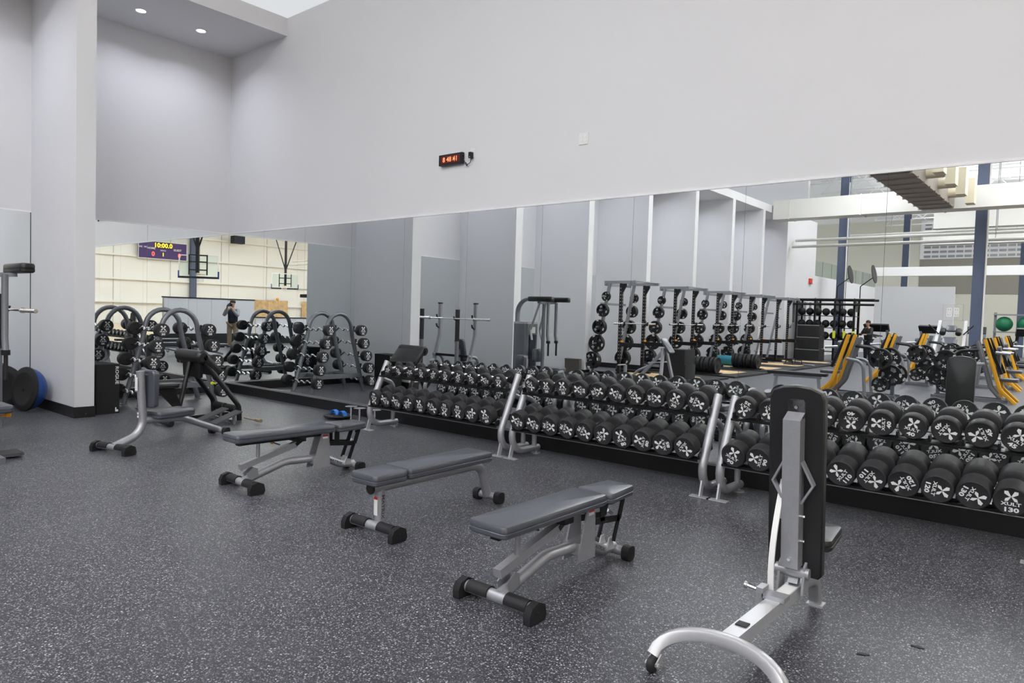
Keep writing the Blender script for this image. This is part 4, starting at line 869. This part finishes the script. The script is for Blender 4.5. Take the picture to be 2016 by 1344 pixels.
for z in (1.38, 1.88, 0.88):
    for q in range(7):
        o = MB().lathe([(0.16*math.sin(PI*k/10)+0.001, 0.16-0.16*math.cos(PI*k/10)) for k in range(11)], 16).build('medicine_ball', 'rubber')
        o.location = (2.1+0.33*q, -25.08, z); tag(o, 'black medicine ball on a shelf of the storage rig', 'medicine ball', 'medicine balls on the rig')
for q, x in enumerate((3.55, 3.95, 4.3)):
    o = thing('suspension_trainer', 'black and yellow suspension trainer hanging from the storage rig', 'suspension trainer', (x, -24.68, 2.0), 0, 'suspension trainers on the rig')
    MB().box(-0.02, 0.02, -0.01, 0.01, -0.75, 0.05).build('strap', 'rubber', o, smooth=0)
    MB().prism(rrect(0.10, 0.32, 0.04, 3), -0.03, 0.03, T(0, 0, -0.9, PI/2)).build('handle_sling', 'lime', o)
for i, (z, s) in enumerate(((0.0, 1.0), (0.5, 0.95), (1.0, 0.92))):
    o = thing('plyo_box', ['bottom black plyo box of the tall stack by the storage rig', 'middle black plyo box of the tall stack by the storage rig', 'top black plyo box of the tall stack by the storage rig'][i], 'plyo box', (2.85, -23.9, z), 0, 'stacked plyo boxes')
    MB().prism(rrect(0.95*s, 0.75*s, 0.03, 2), 0, 0.485).build('body', 'fabric_black', o)
    MB().box(-0.476*s, 0.476*s, 0.376*s, 0.379*s, 0.44, 0.47).build('edge_strip', 'steel_grey', o, smooth=0)
for i, x in enumerate((3.45, 4.35)):
    o = thing('wall_ball_target', 'round black target disc on a bent arm above the storage rig, %s' % ['nearer the alcoves', 'nearer the hall'][i], 'target', (x, -25.2, 2.62), 0, 'target discs on the rig')
    MB().tube(fillet([(0, 0, 0), (0, 0, 0.5), (0.45, 0, 0.85)], 0.08, 3), 0.02, 8).build('arm', 'black_metal', o)
    MB().lathe([(0.01, -0.012), (0.38, -0.012), (0.38, 0.012), (0.01, 0.012)], 24, T(0.5, 0, 1.0, 0, math.radians(80), 0)).build('disc', 'rubber', o)
# cardio machines farther off
def treadmill(loc, rz, label, mt):
    o = thing('treadmill', label, 'treadmill', loc, rz, 'cardio machines')
    MB().box(-0.40, 0.40, -0.95, 0.85, 0.06, 0.22).build('deck', 'rubber', o, smooth=0)
    for s in (-1, 1):
        MB().bar((0.38*s, 0.7, 0.1), (0.36*s, 0.95, 1.35), 0.07, 0.10, (1, 0, 0)).build('upright', mt, o, smooth=0)
        MB().tube([(0.36*s, 0.95, 1.10), (0.36*s, 0.35, 1.0)], 0.03, 8).build('handrail', 'black_metal', o)
    MB().box(-0.42, 0.42, -0.06, 0.06, -0.15, 0.18, T(0, 0.95, 1.42, math.radians(-25))).build('console', 'black_metal', o, smooth=0)
    MB().box(-0.25, 0.25, -0.075, -0.062, -0.08, 0.14, T(0, 0.95, 1.42, math.radians(-25))).build('screen', 'steel_grey', o, smooth=0)
    return o
for i, (x, y, mt) in enumerate(((4.9, -28.0, 'silver'), (6.0, -30.5, 'red'), (6.9, -28.5, 'silver_light'), (7.6, -31.6, 'gun'), (9.6, -29.0, 'black_metal'), (4.2, -31.5, 'silver'))):
    treadmill((x, y, 0), [0.2, PI, 0.4, PI, -0.3, PI/2][i], ['dark treadmill nearest the storage rig', 'treadmill with red uprights in the cardio area', 'pale treadmill in the middle of the cardio area', 'grey treadmill far back in the cardio area', 'black treadmill by the far column', 'silver treadmill turned sideways behind the others'][i], mt)
br = thing('ball_rack', 'grey rack with exercise balls at the back of the hall', 'ball rack', (9.2, -33.0, 0))
for s in (-1, 1): MB().bar((0.9*s, 0, 0), (0.9*s, 0, 2.3), 0.1, 0.1, (1, 0, 0)).build('upright', 'steel_grey', br, smooth=0)
for z in (1.4, 2.2): MB().bar((-0.95, 0, z), (0.95, 0, z), 0.5, 0.06).build('shelf', 'steel_grey', br, smooth=0)
for i, x in enumerate((8.65, 9.45)):
    o = MB().lathe([(0.34*math.sin(PI*k/12)+0.001, 0.34-0.34*math.cos(PI*k/12)) for k in range(13)], 20).build('exercise_ball', 'green_ball'); o.location = (x, -33.0, 1.43)
    tag(o, ['green exercise ball on the rear rack, left one in the mirror', 'green exercise ball on the rear rack, right one in the mirror'][i], 'exercise ball', 'exercise balls')

# ------------------------------------------------------------------ hall shell behind the camera: columns, beams, ducts
for i, (x, y) in enumerate(((2.75, -28.4), (8.62, -23.6), (20.0, -23.6), (2.75, -42.0), (8.62, -42.0))):
    c = thing('steel_column', ['blue-grey steel column by the end of the alcove wall', 'blue-grey steel column in the middle of the gym hall', 'blue-grey steel column on the court side', 'blue-grey steel column at the back of the hall, alcove side', 'blue-grey steel column at the back of the hall, middle'][i], 'column', (x, y, 0), 0, 'steel columns')
    for s in (-1, 1): MB().box(-0.17, 0.17, 0.17*s-0.012, 0.17*s+0.012, 0.0, DECK_Z).build('flange', 'column_blue', c, smooth=0)
    MB().box(-0.01, 0.01, -0.16, 0.16, 0.0, DECK_Z).build('web', 'column_blue', c, smooth=0)
    MB().tube([(0.22, 0.22, 0), (0.22, 0.22, 8.0)], 0.03, 8).build('conduit', 'duct', c)
JOISTS = [-5, -7.6, -10.2, -12.8, -15.4, -18, -20.6, -23.2, -25.8, -28.4, -31, -34, -37, -40, -43, -46, -49]
for y in JOISTS:
    j = thing('roof_joist', 'white open-web roof joist under the deck', 'roof joist', (8, y, 0), 0, 'roof joists')
    MB().box(-8, 34, -0.06, 0.06, 9.22, 9.30).build('top_chord', 'deck_white', j, smooth=0)
    MB().box(-8, 34, -0.06, 0.06, 8.55, 8.62).build('bottom_chord', 'deck_white', j, smooth=0)
    m = MB()
    for q in range(30): m.bar((-8+1.4*q, 0, 8.6), (-7.3+1.4*q, 0, 9.24), 0.035, 0.035).bar((-7.3+1.4*q, 0, 9.24), (-6.6+1.4*q, 0, 8.6), 0.035, 0.035)
    m.build('web', 'deck_white', j, smooth=0)
def beam(name, label, cat, mt, *b, ribs=None):
    o = thing(name, label, cat, (0, 0, 0))
    MB().box(*b).build('body', mt, o, smooth=0)
    return o
d1 = beam('air_duct', 'wide pale rectangular air duct crossing the hall', 'duct', 'duct', DS+0.05, 30, -22.7, -21.9, 5.62, 6.36)
for q in range(10): MB().box(2.4+2.6*q, 2.45+2.6*q, -22.72, -21.88, 5.60, 6.38).build('seam', 'duct', d1, smooth=0)
d2 = beam('air_duct', 'dark-bottomed ribbed air duct running towards the mirror', 'duct', 'duct_dark', 7.0, 8.0, -21.85, -11.5, 5.64, 6.3)
for q in range(12): MB().box(6.97, 8.03, -21.6+0.85*q, -21.52+0.85*q, 5.60, 5.66).build('rib', 'duct_dark', d2, smooth=0)
for q in range(4):
    e = MB().cyl(0.16, 0.0, 0.55, 16, T(8.0, -20.6+1.9*q, 5.95, 0, PI/2, 0)).build('take_off', 'duct_cream', d2); MB().box(8.5, 8.75, -20.85+1.9*q, -20.35+1.9*q, 5.55, 6.35).build('diffuser_box', 'duct_cream', d2, smooth=0)
beam('air_duct', 'second pale rectangular duct deeper in the hall', 'duct', 'duct', 6.0, 36, -31.2, -30.5, 6.0, 6.85)
beam('air_duct', 'long pale duct near the back of the hall', 'duct', 'duct', 4.2, 36, -39.4, -38.6, 6.1, 6.9)
beam('roof_beam', 'white box beam spanning low across the back of the hall', 'beam', 'deck_white', 3.9, 36, -29.4, -29.1, 3.78, 4.18)
for i, (y, z) in enumerate(((-24.6, 5.05), (-24.2, 4.75), (-31.9, 6.0))):
    o = thing('pipe', 'thin pale pipe running across the hall, %s' % ['upper of the near pair', 'lower of the near pair', 'farthest one'][i], 'pipe', (0, 0, 0), 0, 'pipes across the hall')
    MB().tube([(DS+0.1, y, z), (36, y, z)], 0.06, 8).build('run', 'duct', o)
    for q in range(6): MB().tube([(4+5*q, y, z), (4+5*q, y, DECK_Z)], 0.012, 6).build('hanger', 'steel_grey', o)
struct(MB().box(3.1, 6.6, -33.4, -33.2, 0.0, 3.5).build('wall_partition', 'paint', smooth=0))
struct(MB().box(DS, 36, HALL_Y, HALL_Y+0.03, 3.9, 6.4).build('wall_back_band', 'taupe', smooth=0))
gr = thing('glass_rail', 'glass rail along the top of the low side wall', 'glass rail', (DS-0.12, -27.8, 3.75))
for q in range(8): MB().box(-0.008, 0.008, -1.5*q-1.48, -1.5*q-0.02, 0.02, 0.75).build('pane', 'glass', gr, smooth=0)
ws = thing('clerestory', 'dark louvred clerestory panel high at the back of the hall', 'louvre panel', (0, HALL_Y+0.05, 0))
MB().box(DS, 36, 0.0, 0.03, 6.4, 9.2).build('backing', 'deck_white', ws, smooth=0)
m = MB()
for r_ in range(8):
    for q in range(60): m.box(2.0+0.5*q, 2.42+0.5*q, 0.03, 0.05, 6.5+0.33*r_, 6.66+0.33*r_)
m.build('louvres', 'steel_grey', ws, smooth=0)
ex = thing('exit_sign', 'red illuminated sign on the wall past the alcoves', 'sign', (DS, -27.05, 3.46))
MB().box(0.0, 0.08, -0.16, 0.16, -0.11, 0.11).build('body', 'exit_red', ex, smooth=0); MB().box(0.0, 0.10, -0.18, 0.0, -0.13, -0.11).build('bracket', 'black_metal', ex, smooth=0)
for k in range(4):
    y = -25.0-0.75*k
    o = thing('wall_window', 'narrow window in the side wall past the alcoves, %s from the mirror' % ORD[k], 'window', (DS, y, 0), 0, 'narrow side windows')
    MB().box(0.0, 0.02, -0.22, 0.22, 1.5, 2.6).build('frame', 'paint_trim', o, smooth=0); MB().box(0.02, 0.026, -0.16, 0.16, 1.55, 2.5).build('pane', 'gun', o, smooth=0)

# ------------------------------------------------------------------ divider and the basketball court seen in the corner mirrors
dv = thing('court_divider', 'white half-height divider wall with a black kick band behind the photographer', 'divider', (14.6, 0, 0))
for q in range(4):
    MB().box(0, 0.14, -9.0+0.91*q+0.004, -8.09+0.91*q-0.004, 0.42, 1.76).build('panel', 'paint', dv, smooth=0)
MB().box(-0.015, 0.155, -9.0, -5.36, 0.0, 0.42).build('kick_band', 'base_black', dv, smooth=0)
MB().box(-0.02, 0.16, -9.02, -5.34, 1.76, 1.80).build('cap', 'base_black', dv, smooth=0)
dl = thing('court_divider', 'lower stretch of white divider wall with a black cap beside the court', 'divider', (14.6, 0, 0))
for q in range(12): MB().box(0, 0.12, -20.0+0.91*q+0.004, -19.09+0.91*q-0.004, 0.30, 1.06).build('panel', 'paint', dl, smooth=0)
MB().box(-0.015, 0.135, -20.0, -9.06, 0.0, 0.30).build('kick_band', 'base_black', dl, smooth=0)
MB().box(-0.02, 0.14, -20.0, -9.06, 1.06, 1.10).build('cap', 'base_black', dl, smooth=0)
gw = thing('wall_girts', 'cream horizontal girts on the far metal wall of the court', 'wall girts', (HALL_X, -20, 0))
for z in (1.55, 3.2, 4.9, 6.6, 8.2): MB().box(-0.20, 0.0, -30, 26, z-0.05, z+0.08).build('girt', 'metal_wall', gw, smooth=0)
for q in range(14): MB().box(-0.012, 0.0, -30+4*q, -29.97+4*q, 0, 9.2).build('panel_seam', 'taupe', gw, smooth=0)
MB().box(-0.45, -0.2, -0.2+0.4, 0.25+0.4, 0.0, 9.2).build('wall_column', 'column_blue', gw, smooth=0)
for i, (a, c) in enumerate(((-27.9, -24.1), (-33.5, -29.3))):
    o = thing('wall_pads', 'tan wall padding on the far court wall, %s' % ['wider panel', 'panel cut off by the mirror edge'][i], 'wall padding', (HALL_X-0.21, 0, 0), 0, 'court wall padding')
    n = 4
    for q in range(n): MB().box(-0.06, 0.0, a+(c-a)*q/n+0.01, a+(c-a)*(q+1)/n-0.01, 0.1, 2.05).build('pad', 'wood', o, smooth=0)
sb = thing('scoreboard', 'purple scoreboard with amber clock and red scores on the far court wall', 'scoreboard', (HALL_X-0.22, -17.3, 5.42), 0)
MB().box(-0.12, 0.0, -1.75, 1.75, -0.62, 0.62).build('case', 'purple', sb, smooth=0)
MB().box(-0.125, -0.115, -1.78, 1.78, -0.65, -0.61).box(-0.125, -0.115, -1.78, 1.78, 0.61, 0.65).box(-0.125, -0.115, -1.78, -1.74, -0.62, 0.62).box(-0.125, -0.115, 1.74, 1.78, -0.62, 0.62).build('border', 'label_white', sb, smooth=0)
SBM = Matrix.Rotation(-PI/2, 4, 'Z') @ Matrix.Rotation(PI/2, 4, 'X')
MB().box(-0.124, -0.121, -0.62, 0.62, 0.14, 0.60).build('clock_panel', 'black_metal', sb, smooth=0)
for nm, txt, sz, mt, yy, zz in (('clock_digits', '10:00.0', 0.46, 'led_amber', 0.0, 0.36), ('home_score', '0', 0.46, 'led_score', 0.72, -0.30), ('guest_score', '0', 0.46, 'led_score', -1.2, -0.30), ('period_digit', '1', 0.36, 'led_amber', 0.0, -0.30), ('home_word', 'HOME', 0.20, 'label_white', 0.85, 0.12), ('guest_word', 'GUEST', 0.20, 'label_white', -1.05, 0.10), ('period_word', 'PERIOD', 0.12, 'label_white', 0.0, 0.0), ('side_word', 'HC  HC', 0.17, 'label_white', 1.42, 0.18)):
    v, f = text_mb(txt, sz, 1.0, 0.02); MB().add(v, f, Matrix.Translation((-0.127, yy, zz)) @ SBM).build(nm, mt, sb, smooth=0)
def hoop(loc, rz, label):
    h = thing('basketball_hoop', label, 'basketball hoop', loc, rz, 'basketball hoops')
    for p, q in (((-0.915, 0, 2.9), (0.915, 0, 2.9)), ((-0.915, 0, 3.97), (0.915, 0, 3.97)), ((-0.915, 0, 2.9), (-0.915, 0, 3.97)), ((0.915, 0, 2.9), (0.915, 0, 3.97))):
        MB().bar(p, q, 0.05, 0.05, (0, 1, 0)).build('board_frame', 'paint_trim', h, smooth=0)
    MB().box(-0.89, 0.89, -0.006, 0.006, 2.92, 3.95).build('backboard', 'glass', h, smooth=0)
    MB().box(-0.94, 0.94, -0.05, 0.05, 2.83, 2.93).build('edge_pad', 'navy', h, smooth=0)
    for s in (-1, 1): MB().box(0.94*s-0.03, 0.94*s+0.03, -0.05, 0.05, 2.83, 3.20).build('corner_pad', 'blue_rubber', h, smooth=0)
    for x in (-0.42, 0.42): MB().bar((x, 0.12, 3.0), (x, 0.12, 4.0), 0.06, 0.06, (1, 0, 0)).build('rear_strut', 'black_metal', h, smooth=0)
    for z in (3.25, 3.65, 3.98): MB().bar((-0.45, 0.12, z), (0.45, 0.12, z), 0.06, 0.06).build('rear_bar', 'black_metal', h, smooth=0)
    MB().bar((0, 0.22, 3.1), (0, 0.3, DECK_Z-0.6), 0.16, 0.16, (1, 0, 0)).build('mast', 'black_metal', h, smooth=0)
    for s in (-1, 1): MB().tube([(0, 0.25, 4.2), (1.4*s, 0.6, DECK_Z-0.7)], 0.04, 8).build('mast_brace', 'black_metal', h)
    rim = MB().tube([(0.225*math.cos(a), -0.38+0.225*math.sin(a), 3.05) for a in [2*PI*k/20 for k in range(20)]], 0.012, 8, closed=True).bar((0, -0.16, 3.04), (0, 0, 3.04), 0.12, 0.04).build('rim', 'orange', h)
    m = MB()
    for k in range(12):
        a, b_ = 2*PI*k/12, 2*PI*(k+1)/12
        for (u, w_) in ((a, b_), (b_, a)): m.tube([(0.225*math.cos(u), -0.38+0.225*math.sin(u), 3.05), (0.13*math.cos(w_), -0.38+0.13*math.sin(w_), 2.65)], 0.005, 4)
    m.build('net', 'label_white', rim)
    return h
hoop((22.8, -10.7, 0), math.radians(50), 'basketball hoop seen from behind hanging over the near court')
hoop((34.2, -22.8, 0), math.radians(230), 'basketball hoop with an orange rim at the far end of the court')
bk = tag(MB().lathe([(0.12*math.sin(PI*k/12)+0.001, -0.12*math.cos(PI*k/12)) for k in range(13)], 18).build('basketball', 'orange'), 'orange-brown basketball resting on the tan wall padding', 'basketball'); bk.location = (HALL_X-0.25, -26.9, 2.17)
sp = thing('loudspeaker', 'dark loudspeaker box high on the far court wall', 'loudspeaker', (HALL_X-0.85, -22.9, 6.75))
MB().box(-0.3, 0.3, -0.45, 0.45, -0.3, 0.3).build('cabinet', 'navy', sp, smooth=0); MB().bar((0.3, 0, 0), (0.6, 0, 0), 0.1, 0.1).build('bracket', 'steel_grey', sp, smooth=0)
# ------------------------------------------------------------------ people: the photographer (seen in the corner mirrors) and one far gym-goer
def skin(name, verts, edges, mt, parent, root=0, sub=2):
    """continuous figure: joints with radii grown by Skin and Subdivision modifiers"""
    me = bpy.data.meshes.new(name); me.from_pydata([v[:3] for v in verts], edges, []); me.materials.append(MATS[mt])
    o = put(name, me, parent)
    md = o.modifiers.new('skin', 'SKIN'); md.use_smooth_shade = True
    for i, v in enumerate(verts):
        r = v[3]; me.skin_vertices[0].data[i].radius = (r, r) if not isinstance(r, tuple) else r
        me.skin_vertices[0].data[i].use_root = (i == root)
    sd = o.modifiers.new('sub', 'SUBSURF'); sd.levels = sub; sd.render_levels = sub
    return o
def chain(V, E, start, pts):
    prev = start
    for p in pts: V.append(p); E.append((prev, len(V)-1)); prev = len(V)-1
    return prev
def figure(label, loc, rz, arms, top, sleeve, trouser, head=(0.0, 0.055, 1.585), spread=0.11):
    p = thing('person', label, 'person', loc, rz)
    V, E = [(0, 0, 0.93, 0.11)], []
    ch = chain(V, E, 0, [(0, 0.0, 1.08, 0.105), (0, 0.0, 1.25, 0.12), (0, 0.005, 1.38, 0.10), (0, 0.02, 1.45, 0.055), (0, 0.035, 1.50, 0.052)])
    hb = chain(V, E, ch, [(head[0], head[1], head[2]-0.03, 0.078), (head[0], head[1]-0.005, head[2]+0.055, 0.088), (head[0], head[1]-0.005, head[2]+0.10, 0.06)])
    neck = 3
    for s in (-1, 1):
        sh, el, wr, hand, fdir = arms[s]
        a = chain(V, E, neck, [(sh[0]*0.55, sh[1], sh[2]+0.01, 0.07), (*sh, 0.058), (*[(sh[i]+el[i])/2 for i in range(3)], 0.050), (*el, 0.042), (*[(el[i]*0.6+wr[i]*0.4) for i in range(3)], 0.041), (*wr, 0.028), (*hand, 0.034)])
        f = Vector(fdir).normalized(); side = Vector((0, 0, 1)).cross(f)
        side = side.normalized() if side.length > 0.1 else Vector((1, 0, 0))
        for q, (d, ln) in enumerate(((-0.030, 0.060), (-0.010, 0.072), (0.010, 0.068), (0.028, 0.055))):
            b0 = Vector(hand)+side*d+f*0.03; b1 = b0+f*ln*0.5; b2 = b1+f*ln*0.25-Vector((0, 0, 1))*ln*0.35
            chain(V, E, a, [(*b0, 0.010), (*b1, 0.0095), (*b2, 0.008)])
        t0 = Vector(hand)-Vector((s*0.03, 0, -0.005)); chain(V, E, a, [(*t0, 0.011), (*(t0+f*0.035), 0.009)])
        hip = chain(V, E, 0, [(0.09*s, 0.0, 0.88, 0.10), (spread*s, 0.01, 0.68, 0.075), (spread*s*1.05, 0.015, 0.48, 0.056), (spread*s*1.1, -0.01, 0.28, 0.052), (spread*s*1.12, -0.015, 0.09, 0.036), (spread*s*1.15, 0.05, 0.045, 0.036), (spread*s*1.2, 0.14, 0.035, 0.030)])
    skin('body', V, E, 'skin', p)
    # nose, ears, hair
    MB().lathe([(0.014, -0.014), (0.012, 0.0), (0.006, 0.016)], 8, T(head[0], head[1]+0.088, head[2]+0.01, -0.6)).build('nose', 'skin', p)
    for s in (-1, 1):
        MB().lathe([(0.004, -0.028), (0.018, -0.015), (0.02, 0.01), (0.006, 0.026)], 8, T(head[0]+0.082*s, head[1]-0.005, head[2]+0.02) @ Matrix.Scale(0.5, 4, (1, 0, 0))).build('ear', 'skin', p)
        MB().lathe([(0.001, -0.011), (0.009, -0.006), (0.009, 0.006), (0.001, 0.011)], 8, T(head[0]+0.032*s, head[1]+0.078, head[2]+0.035)).build('eye', 'shoe', p)
    MB().bar((head[0]-0.022, head[1]+0.083, head[2]-0.048), (head[0]+0.022, head[1]+0.083, head[2]-0.048), 0.012, 0.006).build('mouth', 'red', p)
    hs = [(0.10*math.cos(a), 0.085*math.sin(a)) for a in [PI*k/2/7 for k in range(8)]]
    MB().lathe([(0.092, -0.02)]+[(r if r > 0.004 else 0.004, z*1.1+0.02) for r, z in hs], 18, T(head[0], head[1]-0.022, head[2]+0.055, math.radians(14))).build('hair', 'hair', p)
    # clothing
    V, E = [(0, 0, 0.86, 0.175)], []
    k = chain(V, E, 0, [(0, 0, 0.98, 0.178), (0, 0, 1.12, 0.185), (0, 0.0, 1.26, 0.20), (0, 0.005, 1.37, 0.16), (0, 0.012, 1.45, 0.085)])
    skin('vest', V, E, top, p)
    for s in (-1, 1):
        sh, el, wr, hand, fdir = arms[s]
        V, E = [(sh[0]*0.6, sh[1], sh[2]+0.005, 0.10)], []
        chain(V, E, 0, [(*sh, 0.085), (*[(sh[i]+el[i])/2 for i in range(3)], 0.075), (*el, 0.066), (*[(el[i]*0.5+wr[i]*0.5) for i in range(3)], 0.058), (*[(el[i]*0.1+wr[i]*0.9) for i in range(3)], 0.046)])
        skin('sleeve', V, E, sleeve, p)
    V, E = [(0, 0, 0.97, 0.15)], []
    for s in (-1, 1): chain(V, E, 0, [(0.085*s, 0, 0.86, 0.13), (spread*s, 0.01, 0.68, 0.105), (spread*s*1.05, 0.015, 0.48, 0.088), (spread*s*1.1, -0.01, 0.28, 0.082), (spread*s*1.12, -0.012, 0.07, 0.075)])
    skin('trousers', V, E, trouser, p)
    for s in (-1, 1):
        V, E = [(spread*s*1.13, -0.045, 0.046, 0.045)], []
        chain(V, E, 0, [(spread*s*1.15, 0.05, 0.046, 0.045), (spread*s*1.2, 0.15, 0.040, 0.038)])
        skin('shoe', V, E, 'shoe', p)
    return p
HV = Vector((FWD.x, FWD.y, 0)).normalized()
PZ = math.atan2(HV.y, HV.x)-PI/2
PO = CAM-HV*0.46
figure('person in a dark vest and khaki trousers holding a camera to the face', (PO.x, PO.y, 0), PZ,
       {1: ((0.19, 0.0, 1.37), (0.27, 0.16, 1.16), (0.115, 0.27, 1.44), (0.085, 0.30, 1.50), (-0.3, 0.55, 0.55)), -1: ((-0.19, 0.0, 1.37), (-0.25, 0.19, 1.16), (-0.09, 0.31, 1.42), (-0.05, 0.335, 1.465), (0.5, 0.5, 0.3))},
       'navy', 'grey_sleeve', 'khaki')
ph = thing('photo_camera', 'black camera held at the photographer\'s face', 'camera', (PO.x, PO.y, 0), PZ)
MB().prism(rrect(0.142, 0.10, 0.018, 3), 0.0, 0.06, T(0, 0.24, 1.55, PI/2) @ Matrix.Translation((0, 0, -0.06))).build('body', 'black_metal', ph)
MB().cbox((0, 0.265, 1.612), (0.06, 0.06, 0.035)).build('viewfinder', 'black_metal', ph, smooth=0)
MB().lathe([(0.036, 0.30), (0.038, 0.33), (0.038, 0.40), (0.041, 0.41), (0.041, 0.43), (0.035, 0.43), (0.033, 0.42)], 20, T(0, 0, 1.55, -PI/2), caps=False).build('lens_barrel', 'black_metal', ph)
MB().lathe([(0.034, 0.415), (0.02, 0.42), (0.002, 0.422)], 18, T(0, 0, 1.55, -PI/2)).build('front_glass', 'gun', ph)
figure('person in dark clothes standing among the cardio machines', (4.35, -26.9, 0), 0.6,
       {1: ((0.19, 0.0, 1.37), (0.27, 0.12, 1.12), (0.22, 0.36, 1.12), (0.20, 0.43, 1.12), (0, 1, 0)), -1: ((-0.19, 0.0, 1.37), (-0.27, 0.12, 1.12), (-0.22, 0.36, 1.12), (-0.20, 0.43, 1.12), (0, 1, 0))},
       'rubber', 'rubber', 'navy')
